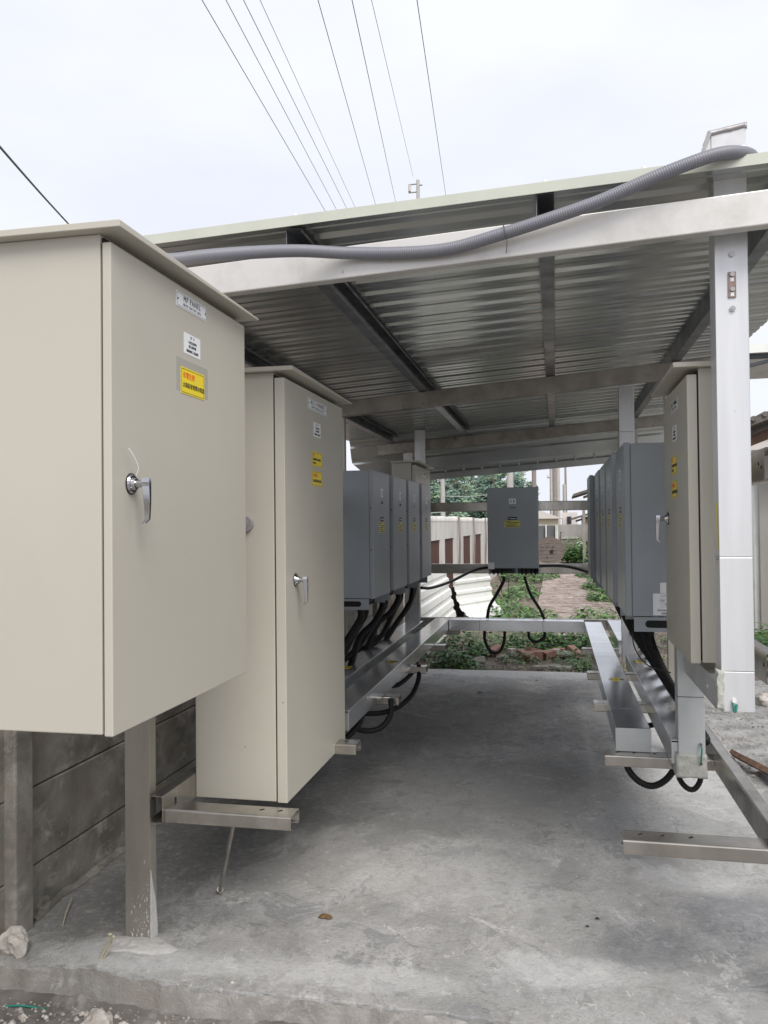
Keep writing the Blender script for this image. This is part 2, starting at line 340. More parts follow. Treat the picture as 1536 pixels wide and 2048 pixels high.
def text_mesh(name, body, size, loc, facing, mt, parent, align='CENTER', spacing=1., depth=.0004, sx=1.):
    cu = bpy.data.curves.new(name, 'FONT'); cu.body = body; cu.size = size; cu.align_x = align; cu.align_y = 'CENTER'; cu.extrude = depth; cu.space_character = spacing; cu.resolution_u = 2
    to = bpy.data.objects.new('tmp', cu); COL.objects.link(to)
    dg = bpy.context.evaluated_depsgraph_get(); me = bpy.data.meshes.new_from_object(to.evaluated_get(dg))
    bpy.data.objects.remove(to); me.name = name
    M = {'+x': Matrix(((0, 0, 1), (1, 0, 0), (0, 1, 0))), '-x': Matrix(((0, 0, -1), (-1, 0, 0), (0, 1, 0))), '-y': Matrix(((1, 0, 0), (0, 0, -1), (0, 1, 0)))}[facing].to_4x4()
    me.transform(Matrix.Diagonal((sx, 1, 1, 1))); me.transform(M); me.materials.clear(); me.materials.append(MATS[mt])
    for p in me.polygons: p.material_index = 0
    o = bpy.data.objects.new(name, me); COL.objects.link(o); o.parent = parent; o.location = Vector(loc)-parent_world(parent); return o
def holes(name, pts, r, axis, parent, mt='black_void', sy=1.):
    """small punched holes shown as recessed dark ovals, each proud 0.6 mm"""
    mb = MB()
    for p in pts:
        p = Vector(p); d = Vector(axis)*.0006; a = d.orthogonal().normalized(); c = d.normalized().cross(a)
        ring = [p+d+(a*math.cos(t)+c*math.sin(t)*sy)*r for t in [2*math.pi*i/14 for i in range(14)]]
        mb.add(ring, [tuple(range(14))])
    return mb.obj(name, mt, parent, recalc=False)
def nz(x, y, z, s): return mn.noise(Vector((x*s, y*s, z*s)))

exec_order = []
# ================================================================== GROUND
def sheet(name, x0, x1, y0, y1, nx, ny, zf, mt, label=None, kind='structure'):
    mb = MB(); vs = []
    for j in range(ny+1):
        for i in range(nx+1):
            x = x0+(x1-x0)*i/nx; y = y0+(y1-y0)*j/ny; vs.append((x, y, zf(x, y)))
    mb.add(vs, [(j*(nx+1)+i, j*(nx+1)+i+1, (j+1)*(nx+1)+i+1, (j+1)*(nx+1)+i) for j in range(ny) for i in range(nx)], 0, True)
    o = mb.obj(name, mt, recalc=False); o['kind'] = kind
    if label: o['label'] = label
    return o
SX0, SX1, SY0, SY1 = -2.06, 1.12, 2.60, 8.72
def slab_edge(x): return SY0-.01+.02*nz(x, 3, 0, 2.1)+.012*nz(x, 1, 0, 9)+(.03 if x < -1.5 else 0)*(-1.5-x)
def slab_z(x, y):
    z = .0035*nz(x, y, 0, 2.5)+.0018*nz(x, y, 3, 9)
    # trowelled mortar mound round the near post
    d = math.hypot((x+1.53)/.42, (y-2.76)/.2); z += .028*math.exp(-d*d*1.6)
    d = math.hypot((x+1.6)/.3, (y-2.66)/.07); z += .012*math.exp(-d*d)
    return z
mb = MB(); nx, ny = 150, 210; vs = []
for j in range(ny+1):
    for i in range(nx+1):
        x = SX0+(SX1-SX0)*i/nx; e = slab_edge(x); far = SY1+.03*nz(x, 9, 0, 1.2)-.03*(x-SX0)*0
        t = j/ny; y = e+(far-e)*t**1.7; z = slab_z(x, y)
        if j < 3: z -= (.014, .005, .001)[j]*(1+.9*nz(x, 0, 0, 13)+.5*nz(x, 4, 0, 41)); y += .008*nz(x, j, 3, 30)+.006*nz(x, j, 3, 80)
        vs.append((x, y, z))
mb.add(vs, [(j*(nx+1)+i, j*(nx+1)+i+1, (j+1)*(nx+1)+i+1, (j+1)*(nx+1)+i) for j in range(ny) for i in range(nx)], 0, True)
# skirts
def skirt(idx, dx, dy, depth=.14, mi=0):
    top = [vs[k] for k in idx]; mid = [(p[0]+dx*.6+.006*nz(p[0], p[1], 1, 25), p[1]+dy*.6+.006*nz(p[0], p[1], 2, 25), p[2]-.05) for p in top]
    bot = [(p[0]+dx, p[1]+dy, p[2]-depth) for p in top]; k = len(top)
    mb.add(top+mid+bot, [(i, i+1, k+i+1, k+i) for i in range(k-1)]+[(k+i, k+i+1, 2*k+i+1, 2*k+i) for i in range(k-1)], mi, True)
skirt(list(range(nx+1)), 0, -.018, .14, 1); skirt([ny*(nx+1)+i for i in range(nx+1)], 0, .02)
skirt([j*(nx+1) for j in range(ny+1)], -.01, 0); skirt([j*(nx+1)+nx for j in range(ny+1)], .03, 0)
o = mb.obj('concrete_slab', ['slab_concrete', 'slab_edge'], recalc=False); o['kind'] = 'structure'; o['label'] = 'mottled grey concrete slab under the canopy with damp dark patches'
bm = bmesh.new(); bm.from_mesh(o.data); bmesh.ops.recalc_face_normals(bm, faces=bm.faces)
if sum(f.normal.z for f in bm.faces) < 0: bmesh.ops.reverse_faces(bm, faces=bm.faces)
bm.to_mesh(o.data); bm.free()

sheet('ground', -260, 260, -60, 460, 60, 60, lambda x, y: -.16 - (.0 if abs(x) > 12 or y > 60 else 0), 'dirt')
sheet('bounce_apron', -14, 16, -22, 1.32, 40, 40, lambda x, y: -.085+.01*nz(x, y, 0, .6), 'bounce_concrete')  # unseen pale ground, added behind the camera to bounce light up
# raised dirt yard behind and beside the slab
sheet('yard_dirt', -2.3, 9, 8.66, 34, 120, 260, lambda x, y: -.035+.035*nz(x, y, 0, 1.1)+.014*nz(x, y, 5, 6)+.006*nz(x, y, 5, 19)-(.0 if y > 8.8 else .03), 'dirt')
def rz(x, y): return -.03+.03*nz(x, y, 0, 1.7)+.028*max(0, nz(x, y, 2, 6))+.013*nz(x, y, 5, 21)
sheet('rubble_strip', 1.08, 7, 1.2, 8.7, 190, 230, rz, 'rubble_ground')
def nzf(x, y): return -.082+.022*nz(x, y, 0, 3)+.014*nz(x, y, 5, 14)+.02*max(0, nz(x, y, 1, 8))+.006*nz(x, y, 2, 40)
sheet('near_ground', -3.2, 1.5, 1.3, 2.64, 190, 80, nzf, 'near_ground')
sheet('path', -.35, 1.05, 11.4, 31, 40, 200, lambda x, y: .012+.006*nz(x, y, 0, 2)-.04*max(0, abs(x-.35)-.6), 'path_paving')
# path pavers: thin uneven slabs
mb = MB(); y = 11.5
while y < 30.5:
    hgt = .16; x = -.28+R.uniform(-.05, .05)
    while x < .95:
        wd = R.uniform(.22, .34)
        if R.random() < .86:
            z = .016+R.uniform(0, .014); t = [R.uniform(-.006, .006) for _ in range(4)]
            mb.hexa([(x, y, z-.03), (x+wd-.02, y, z-.03), (x+wd-.02, y+hgt, z-.03), (x, y+hgt, z-.03), (x, y, z+t[0]), (x+wd-.02, y, z+t[1]), (x+wd-.02, y+hgt, z+t[2]), (x, y+hgt, z+t[3])])
        x += wd
    y += hgt+.025
tag(mb.obj('path_pavers', 'path_paving'), None, None, None, 'stuff')

# ================================================================== CANOPY
def slope(y): return .042+(.072-.042)*min(1, max(0, (y-2.78)/3))
def zbeam(x, y): return 2.453+(.052+.024*min(1, max(0, (y-2.8)/2.9)))*x-.004*(y-2.8)   # beam underside
BH = .112
def zroof(x, y): return 2.662-.004*(y-2.8)+slope(y)*x
can = thing('canopy', 'open lean-to canopy of corrugated metal sheets on steel posts over the electrical boxes', 'canopy', (-.4, 5.7, 0))
def sloped_c(name, x0, x1, yc, mt, flip, h=BH, d=.05, zf=zbeam, par=None):
    """C beam along X following the roof pitch, web facing -Y"""
    mb = MB(); loop = c_loop(h, d, .015, .003)
    k = 14
    for a in range(k):
        xa = x0+(x1-x0)*a/k; xb = x0+(x1-x0)*(a+1)/k
    vs = []; n_ = len(loop)
    st = [x0+(x1-x0)*a/k for a in range(k+1)]
    for xs_ in st:
        for u, v in loop: vs.append((xs_, yc+(u if not flip else -u), zf(xs_, yc)+h/2+v))
    mb.add(vs, [(a*n_+i, a*n_+(i+1) % n_, (a+1)*n_+(i+1) % n_, (a+1)*n_+i) for a in range(k) for i in range(n_)])
    mb.add(vs[:n_], [tuple(range(n_))]); mb.add(vs[-n_:], [tuple(range(n_))])
    return mb.obj(name, mt, par or can)
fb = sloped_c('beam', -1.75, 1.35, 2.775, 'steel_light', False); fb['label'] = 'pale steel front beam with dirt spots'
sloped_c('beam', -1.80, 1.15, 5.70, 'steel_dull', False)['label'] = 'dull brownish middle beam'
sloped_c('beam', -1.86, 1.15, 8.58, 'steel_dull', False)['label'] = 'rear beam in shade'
# purlins (along Y)
for px in (-1.70, -.905, -.02, .80):
    mb = MB(); loop = c_loop(.095, .06, .016, .0025); n_ = len(loop); vs = []; st = [2.80+(8.80-2.80)*a/12 for a in range(13)]
    for yy in st:
        for u, v in loop: vs.append((px-.03+u, yy, zbeam(px, yy)+BH+.002+.0475+v))
    mb.add(vs, [(a*n_+i, a*n_+(i+1) % n_, (a+1)*n_+(i+1) % n_, (a+1)*n_+i) for a in range(12) for i in range(n_)])
    mb.add(vs[:n_], [tuple(range(n_))]); mb.add(vs[-n_:], [tuple(range(n_))])
    mb.obj('purlin', 'purlin_steel', can)
# roof sheets, ribs along X
def sheet_profile(y0, y1):
    pts = []; pitch = .19; y = y0; P_ = [(0, 0), (.055, 0), (.062, .003), (.070, .003), (.077, 0), (.125, 0), (.142, .017), (.168, .017), (.185, 0)]
    k = 0
    while y < y1-.001:
        for u, v in P_:
            if y+u <= y1: pts.append((y+u, v))
        y += pitch
    pts.append((y1, 0)); return pts
ys_ = [2.775+.76*i for i in range(8)]
for i, ya in enumerate(ys_):
    yb = min(ya+.775, 8.86); mb = MB(); prof = sheet_profile(ya, yb); xs_ = [-2.24, -1.7, -.9, 0, .8, 1.255]; vs = []
    for x in xs_:
        for (yy, dz) in prof: vs.append((x, yy, zroof(x, yy)+dz+.003+.0016*(i % 2)+.002*nz(x, yy, 0, 1.5)))
    k = len(prof); mb.add(vs, [(a*k+j, a*k+j+1, (a+1)*k+j+1, (a+1)*k+j) for a in range(len(xs_)-1) for j in range(k-1)])
    mb.obj('roof_sheet', 'roof_under', can, solid=.001)
# cream edge flashing on the near gable
mb = MB(); k = 12
st = [-2.26+3.53*i/k for i in range(k+1)]
loop = [(-.012, -.012), (-.012, .024), (.10, .034), (.10, .031), (-.009, .021), (-.009, -.012)]
vs = []
for x in st:
    for u, v in loop: vs.append((x, 2.775+u, zroof(x, 2.775)+v))
n_ = len(loop); mb.add(vs, [(a*n_+i, a*n_+(i+1) % n_, (a+1)*n_+(i+1) % n_, (a+1)*n_+i) for a in range(k) for i in range(n_)])
mb.add(vs[:n_], [tuple(range(n_))]); mb.add(vs[-n_:], [tuple(range(n_))])
mb.obj('edge_flashing', 'roof_cream', can)
# roof screws over the purlins at the near edge
for px in (-.9, -.02, .3):
    mb = MB(); mb.cyl((px, 2.80, zroof(px, 2.8)+.028), (px, 2.80, zroof(px, 2.8)+.033), .016, n=12); mb.cyl((px, 2.80, zroof(px, 2.8)+.033), (px, 2.80, zroof(px, 2.8)+.043), .008, n=6)
    mb.obj('roof_screw', 'white_plastic', can)
# curved corrugated fascia on the far gable, lower left corner cut
mb = MB(); prof = []
for i in range(25):
    t = i/24; a = t*1.1; yy = 8.85+.16*math.sin(a)*1.0+.06*t; dz = .035-.535*t
    rib = .014 if (i % 8) in (3, 4) else 0
    prof.append((yy+rib, dz))
vs = []; xs_ = [-2.24+.25*i for i in range(15)]; xs_[-1] = 1.255
for x in xs_:
    for i, (yy, dz) in enumerate(prof):
        t = i/24; xx = x
        if x < -1.9: xx = max(x, -2.24+max(0, t-.5)*.55)
        vs.append((xx, yy, zroof(xx, 8.8)+dz*(1.0 if x > -3 else 1)))
k = len(prof); mb.add(vs, [(a*k+j, a*k+j+1, (a+1)*k+j+1, (a+1)*k+j) for a in range(len(xs_)-1) for j in range(k-1)])
fas = mb.obj('fascia_sheet', 'roof_under', can, solid=.001)
for i in range(13):
    x = -1.38+.2*i; zz = zroof(x, 8.8)-.42; mb = MB(); mb.cyl((x, 8.99, zz), (x, 9.02, zz), .008, n=8); mb.obj('rivet', 'white_plastic', fas)
# posts
def cpost(x0, x1, y0, z0, ztop, mt, parent):
    mb = MB(); loop = [(0, 0), (x1-x0, 0), (x1-x0, .05), (x1-x0-.0025, .05), (x1-x0-.0025, .0025), (.0025, .0025), (.0025, .05), (0, .05)]
    mb.extrude([(u, v) for u, v in loop], ztop-z0, lambda u, v, t: (x0+u, y0+v, z0+t)); return mb.obj('post', mt, parent, bevel=.002)
for i, yy in enumerate((2.80, 5.72, 8.60)):
    xl = -1.583
    p = cpost(xl, xl+.1, yy+.003, 0, zbeam(xl+.05, yy)+(.0 if i else -.002), 'post_steel' if i < 2 else 'steel_light', can)  # far left post takes the paler steel for light falling on it
    if i == 0: p['label'] = 'near left steel post with cement splashes on its foot'
    cpost(.722, .822, yy+.003, -.05, zbeam(.77, yy)-.002, 'post_steel', can)
# ================================================================== RACKS (rails + brackets)
def rail(name, x0, yA, yB, z0, z1, openneg, parent, mt='steel'):
    """C rail along Y; web towards the aisle"""
    mb = MB(); h = z1-z0; loop = c_loop(h, .05, .018, .0028, .006)
    sgn = -1 if openneg else 1
    mb.extrude(loop, yB-yA, lambda u, v, t: (x0+sgn*u, yA+t, (z0+z1)/2+v)); return mb.obj(name, mt, parent)
def rail_x(name, xA, xB, y0, z0, z1, parent, mt='steel'):
    mb = MB(); loop = c_loop(z1-z0, .05, .018, .0028, .006)
    mb.extrude(loop, xB-xA, lambda u, v, t: (xA+t, y0+u, (z0+z1)/2+v)); return mb.obj(name, mt, parent)
def bracket(xa, xb, y0, parent, z1=.506, tip=1, wide=.1):
    """C channel laid flat, web on top, 100 wide 50 high"""
    mb = MB(); loop = c_loop(wide, .05, .014, .0028, .006)
    mb.extrude(loop, xb-xa, lambda u, v, t: (xa+t, y0+wide/2+v, z1-u)); o = mb.obj('bracket', 'steel', parent)
    s_ = [xb-.06, xb-.13] if tip > 0 else [xa+.06, xa+.13, xa+.22]
    if y0 < 4:
        for q in s_: holes('slot', [(q, y0+.06, z1+.0003)], .011, (0, 0, 1), o, sy=.45)
    return o
XL, XR = -1.429, .668
lr = thing('equipment_rack', 'left steel channel rack carrying the beige boxes and the left row of grey inverters', 'rack', (-1.45, 5.6, .456))
r1 = rail('rail', XL, 2.800, 8.55, .456, .556, True, lr); rail('rail', XL, 2.9, 8.55, 1.03, 1.13, True, lr); rail('rail', XL, 2.0, 8.55, 1.675, 1.775, True, lr)
for q in ((XL, 2.855, .497), (XL, 2.905, .512)): holes('bolt_hole', [q], .0085, (1, 0, 0), r1)
mb = MB(); mb.cyl((XL, 2.862, .476), (XL+.004, 2.862, .476), .006, n=10); mb.obj('screw', 'chrome', r1)
for yy in (2.812, 3.79, 4.87, 5.93, 7.0, 8.05): bracket(XL+.001, -.94, yy, lr, .5055)
rrk = thing('equipment_rack', 'right steel channel rack with floor-level rail running out of frame at lower right', 'rack', (.69, 5.6, .456))
r2 = rail('rail', XR, 2.80, 8.55, .456, .556, False, rrk); r2['label'] = 'lower rail with perforated near end'
rail('rail', XR+.034, 3.03, 8.55, .985, 1.092, False, rrk); rail('rail', XR+.034, 3.01, 8.55, 1.685, 1.802, False, rrk)
for yy in (2.812, 3.815, 4.90, 5.87, 6.98): bracket(.205, XR-.001, yy, rrk, .5055, -1)
holes('slot', [(XR+.012+.01*(i % 4), 2.84+.018*(i//4), .5563) for i in range(16)], .0035, (0, 0, 1), r2)
for q in ((XR, 2.85, .50), (XR, 2.88, .48)): holes('bolt_hole', [q], .007, (-1, 0, 0), r2, 'steel_light')
for q in ((XR+.034, 3.05, 1.735), (XR+.034, 3.09, 1.75), (XR+.034, 3.06, 1.05)): holes('bolt_hole', [q], .007, (-1, 0, 0), rrk)
br = thing('equipment_rack', 'rear cross rack of three steel channels behind the single middle inverter', 'rack', (-.4, 8.55, .5))
rail_x('rail', -1.6, 1.0, 8.50, 1.675, 1.772, br); rail_x('rail', -1.6, 1.0, 8.50, 1.033, 1.132, br); rail_x('rail', -1.4, .72, 8.22, .50, .606, br)
# the leaning steel rod under the near left bracket
mb = MB(); mb.cyl((-1.409, 3.27, 0), (-1.20, 2.93, .455), .0085, n=12); mb.cyl((-1.415, 3.28, -.005), (-1.405, 3.263, .016), .014, n=10)
tag(mb.obj('steel_rod', 'steel'), 'thin steel rod leaning from the floor to the near left bracket', 'rod')

# ================================================================== CABLE DUCTS
def duct(name, x0, x1, y0, y1, z0, z1, label, seams=(), axis='y', mt='aluminium', stickers=(), cat='cable duct', endlip=True, parent_only=False):
    t = thing(name, label, cat, ((x0+x1)/2, (y0+y1)/2, z0), 'metal cable ducts')
    cuts = [(y0 if axis == 'y' else x0 if axis == 'x' else z0)]+list(seams)+[(y1 if axis == 'y' else x1 if axis == 'x' else z1)]
    for a, b_ in zip(cuts[:-1], cuts[1:]):
        g = .0005 if mt == 'aluminium_bright' else .0011; mb = MB(); mb2 = MB()
        if axis == 'y':
            mb.box(x0+.0015, x1-.0015, a+g, b_-g, z0, z1-.0045); mb2.box(x0, x1, a+g, b_-g, z1-.014, z1)
        elif axis == 'x':
            mb.box(a+g, b_-g, y0+.0015, y1-.0015, z0, z1-.0045); mb2.box(a+g, b_-g, y0, y1, z1-.014, z1)
        else:
            mb.box(x0+.0015, x1-.0015, y0+.005, y1, a+g, b_-g); mb2.box(x0, x1, y0, y0+.014, a+g, b_-g)
        mb.obj('trough', mt, t, bevel=.0015); mb2.obj('cover', mt, t, bevel=.002)
    return t
d1 = duct('cable_duct', .257, .41, 3.89, 7.98, .508, .612, 'long aluminium duct right of the aisle with its closed square end towards the viewer', (4.30, 5.92, 6.55, 7.25))
mb = MB(); mb.box(.2555, .4115, 3.884, 3.889, .5075, .6125); mb.obj('end_plate', 'aluminium_satin', d1, bevel=.002)
def sticker(parent, c, sx_, sy_, mt='yellow_sticker', z=None, name='warning_sticker', marks=True):
    x, y, z = c; mb = MB(); mb.box(x-sx_/2, x+sx_/2, y-sy_/2, y+sy_/2, z, z+.0006); o = mb.obj(name, mt, parent)
    if marks: text_mesh('lettering', '危險', sy_*.55, (x, y, z+.0008), '+x', 'ink_black', o).matrix_local = Matrix.Translation((Vector((x, y, z+.0009))-parent_world(o)))@Matrix(((1, 0, 0, 0), (0, 1, 0, 0), (0, 0, 1, 0), (0, 0, 0, 1)))
    return o
def flat_text(body, size, c, parent, mt='ink_black', rotz=0):
    cu = bpy.data.curves.new('lettering', 'FONT'); cu.body = body; cu.size = size; cu.align_x = 'CENTER'; cu.align_y = 'CENTER'; cu.extrude = .0003
    to = bpy.data.objects.new('tmp', cu); COL.objects.link(to); dg = bpy.context.evaluated_depsgraph_get(); me = bpy.data.meshes.new_from_object(to.evaluated_get(dg)); bpy.data.objects.remove(to)
    me.materials.clear(); me.materials.append(MATS[mt]); me.transform(Matrix.Rotation(rotz, 4, 'Z'))
    o = bpy.data.objects.new('lettering', me); COL.objects.link(o); o.parent = parent; o.location = Vector(c)-parent_world(parent); return o
def duct_sticker(parent, x, y, z, mt='yellow_sticker'):
    mb = MB(); mb.box(x-.026, x+.026, y-.048, y+.048, z, z+.0006); o = mb.obj('warning_sticker', mt, parent); flat_text('⚡危險', .03, (x, y, z+.001), o)
duct_sticker(d1, .338, 5.08, .6122)
d2 = duct('cable_duct', .475, .615, 3.72, 6.08, .508, .612, 'shorter aluminium duct between the right aisle duct and the black conduits', (4.35, 5.52))
duct_sticker(d2, .54, 5.75, .6122)
d3 = duct('cable_duct', -1.182, -1.035, 4.03, 8.13, .508, .612, 'long aluminium duct left of the aisle with a blurred yellow sticker', (5.05, 5.95, 7.35))
duct_sticker(d3, -1.11, 5.5, .6122); 
d4 = duct('cable_duct', -1.40, -1.245, 4.03, 7.72, .508, .628, 'outer aluminium duct against the left rack with the conduits falling into it', (4.6, 5.5, 6.9))
duct_sticker(d4, -1.33, 5.15, .6282)
d5 = duct('cable_duct', -1.033, .2555, 7.985, 8.135, .508, .612, 'cross duct joining the two aisle ducts below the middle inverter', (-.735, -.13), 'x')
d6 = duct('cable_duct', .475, .60, 6.75, 8.14, .508, .612, 'short far duct stub at right behind the upright duct', (7.4,))
# uprights
d7 = duct('cable_duct', .532, .636, 2.895, 3.0, .918, 2.80, 'bright upright duct at right of frame that passes up through the roof', (1.052, 1.43), 'z', 'aluminium_bright')
for (zz) in (2.437, 2.255):
    mb = MB(); mb.cyl((.585, 2.894, zz), (.585, 2.888, zz), .0095, n=12); mb.cyl((.585, 2.888, zz), (.585, 2.886, zz), .005, n=6); mb.obj('screw', 'screw_steel', d7)
mb = MB(); mb.box(.572, .597, 2.889, 2.8945, 2.292, 2.378); cp = mb.obj('jumper_plate', 'copper_plate', d7, bevel=.001)
for zz in (2.352, 2.303):
    m2 = MB(); m2.box(.579, .590, 2.8875, 2.8885, zz-.007, zz+.006); m2.obj('slot', 'white_sticker', cp)
    m2 = MB(); m2.cyl((.585, 2.889, zz+.016), (.585, 2.883, zz+.016), .0075, n=10); m2.obj('screw', 'screw_steel', cp)
mb = MB(); mb.box(.5305, .5315, 2.91, 2.93, 1.455, 1.612); o = mb.obj('warning_strip', 'yellow_sticker', d7)
mb = MB(); mb.cyl((.5315, 2.93, 1.425), (.527, 2.93, 1.425), .006, n=10); mb.obj('screw', 'screw_steel', d7)
# elbow above the roof, taped mouth
mb = MB(); mb.hexa([(.527, 2.898, 2.78), (.637, 2.898, 2.80), (.637, 3.0, 2.80), (.527, 3.0, 2.78), (.527, 2.898, 2.855), (.637, 2.898, 2.872), (.637, 3.0, 2.872), (.527, 3.0, 2.855)])
mb.hexa([(.490, 2.90, 2.765), (.5268, 2.90, 2.765), (.5268, 3.0, 2.765), (.490, 3.0, 2.765), (.520, 2.90, 2.848), (.5268, 2.90, 2.853), (.5268, 3.0, 2.853), (.520, 3.0, 2.848)])
mb.obj('roof_elbow', 'painted_duct', d7, bevel=.002)
mb = MB(); vs = []; k = 20
for i in range(k+1):
    x = .518+(.640-.518)*i/k; zt = 2.852+.019*i/k; vs += [(x, 2.894, zt+.005+.002*nz(x, 1, 0, 60)), (x, 2.8955, zt-.010-.008*abs(nz(x, 2, 0, 45))-(.01 if i == k else 0))]
mb.add(vs, [(2*i, 2*i+2, 2*i+3, 2*i+1) for i in range(k)], 0, True)
vt = []
for i in range(k+1):
    x = .518+(.640-.518)*i/k; zt = 2.858+.019*i/k; vt += [(x, 2.894, zt-.001), (x, 3.004, zt+.004*nz(x, 5, 0, 40))]
mb.add(vt, [(2*i, 2*i+2, 2*i+3, 2*i+1) for i in range(k)], 0, True)
mb.add([(.486, 2.894, 2.765), (.495, 2.894, 2.765), (.529, 2.894, 2.848), (.516, 2.894, 2.858)], [(0, 1, 2, 3)])
mb.obj('tape', 'tape_grey', d7, solid=.0015)
# lumpy cement seal on its lower left side
def lumpy(name, mt, parent, x0, x1, y0, y1, z0, z1, amp=.006, n_=8, s=60):
    mb = MB(); bm = bmesh.new(); bmesh.ops.create_cube(bm, size=1); bmesh.ops.subdivide_edges(bm, edges=bm.edges, cuts=n_, use_grid_fill=True)
    for v in bm.verts:
        p = Vector((x0+(v.co.x+.5)*(x1-x0), y0+(v.co.y+.5)*(y1-y0), z0+(v.co.z+.5)*(z1-z0)))
        d_ = Vector((nz(p.x, p.y, p.z, s), nz(p.y, p.z, p.x, s), nz(p.z, p.x, p.y, s)))*amp; v.co = p+d_
    me_v = [v.co.copy() for v in bm.verts]; idx = {v: i for i, v in enumerate(bm.verts)}
    mb.add(me_v, [[idx[v] for v in f.verts] for f in bm.faces], 0, True); bm.free(); return mb.obj(name, mt, parent)
lumpy('seal', 'cement_foam', d7, .519, .538, 2.888, 2.94, .925, 1.055, .006)
# earth wire on the foot
def loopwire(pts, parent, r=.0035, mt='green_wire'):
    mb = MB(); mb.tube(pts, r, 6, step=.01); mb.obj('earth_wire', mt, parent)
loopwire([(.569, 2.893, .955), (.566, 2.884, .945), (.567, 2.883, .925), (.573, 2.884, .922), (.578, 2.89, .945)], d7)
mb = MB(); mb.cyl((.570, 2.894, .957), (.570, 2.885, .957), .0075, n=10); mb.obj('screw', 'white_plastic', d7)
d8 = duct('cable_duct', .531, .612, 3.003, 3.69, .905, 1.005, 'low horizontal duct between the two upright ducts at right', (3.2,), 'y', 'aluminium_satin')
mb = MB(); mb.cyl((.531, 3.14, .955), (.528, 3.14, .955), .006, n=8); mb.obj('screw', 'white_plastic', d8)
d9 = duct('cable_duct', .503, .612, 3.70, 3.80, .463, 1.62, 'upright duct with a mortar sleeve hanging just above the lower right loops', (.8,), 'z', 'aluminium_satin')
lumpy('mortar_sleeve', 'cement_foam', d9, .493, .617, 3.693, 3.806, .458, .556, .004, 10, 40)
loopwire([(.592, 3.690, .60), (.594, 3.68, .585), (.592, 3.678, .56), (.590, 3.682, .535), (.593, 3.69, .525)], d9)
for zz in (.603, .522):
    mb = MB(); mb.cyl((.592, 3.699 if zz > .56 else 3.694, zz), (.592, 3.686, zz), .006, n=10); mb.obj('screw', 'chrome', d9)
d10 = duct('cable_duct', .472, .58, 6.30, 6.40, .515, 2.56, 'upright duct behind the right row of inverters, reaching the roof', (2.22,), 'z', 'aluminium_bright')
d11 = duct('cable_duct', -1.385, -1.275, 7.73, 7.80, .512, 1.05, 'short upright duct at the far end of the left outer duct', (.85,), 'z', 'aluminium')
d12 = duct('cable_duct', -1.43, -1.322, 8.44, 8.495, 1.60, 2.53, 'upright duct behind the small beige box at the rear left', (2.17,), 'z', 'aluminium_bright')
# mortar smeared on the near left post
mb = MB(); pr = [(0, .275), (.018, .2), (.03, .17), (.035, .15), (.047, .06), (.05, -.0), (.03, -.03), (.0, -.045), (-.003, .05), (-.002, .2)]
vs = [(-1.4785, 2.804+a, .005+b_+.0) for a, b_ in pr]; mb.add(vs, [tuple(range(len(pr)))])
vv = [(-1.482, 2.804+a, .005+b_) for a, b_ in pr]; mb.add(vs+vv, [(i, (i+1) % 10, 10+(i+1) % 10, 10+i) for i in range(10)])
tag(mb.obj('mortar_patch', 'mortar_light'), 'pale wedge of mortar smeared on the aisle side of the near left post', 'mortar')
mb = MB(); k = 64; nr_ = 9; vs = []
for r_i in range(nr_):
    f = r_i/(nr_-1)
    for i in range(k):
        a = 2*math.pi*i/k; rad_ = f*(1+.28*nz(math.cos(a)*1.5, math.sin(a)*1.5, 4, 1)+.12*nz(math.cos(a)*6, math.sin(a)*6, 2, 1)+.05*nz(math.cos(a)*20, math.sin(a)*20, 2, 1))
        x = -1.525+.155*rad_*math.cos(a); y = 2.755+.075*rad_*math.sin(a); z = slab_z(x, y)+(.0035+.006*nz(x, y, 0, 16)+.004*nz(x, y, 3, 45)+.010*(1-f)**1.2)*(1 if f < .95 else 0)-(0 if f < .95 else .004); vs.append((x, y, z))
mb.add(vs, [(r_i*k+i, r_i*k+(i+1) % k, (r_i+1)*k+(i+1) % k, (r_i+1)*k+i) for r_i in range(nr_-1) for i in range(k)], 0, True)
tag(mb.obj('mortar_mound', 'mound_mortar'), 'pale rough mortar spread round the foot of the near left post', 'mortar')
mb = MB()
for i in range(150):
    zz = abs(R.gauss(0, .10))+.01; xx = -1.485-abs(R.gauss(0, .035)); r_ = .0006+.0022*R.random()**3; h_ = r_*R.uniform(.7, 4.5)
    if xx < -1.579: continue
    n0 = 6; mb.add([(xx+r_*math.cos(2*math.pi*k/n0), 2.8015, zz+h_*math.sin(2*math.pi*k/n0)) for k in range(n0)]+[(xx, 2.8005, zz)], [(k, (k+1) % n0, n0) for k in range(n0)])
sp = mb.obj('cement_splash', 'mortar_light', can); sp['kind'] = 'stuff'

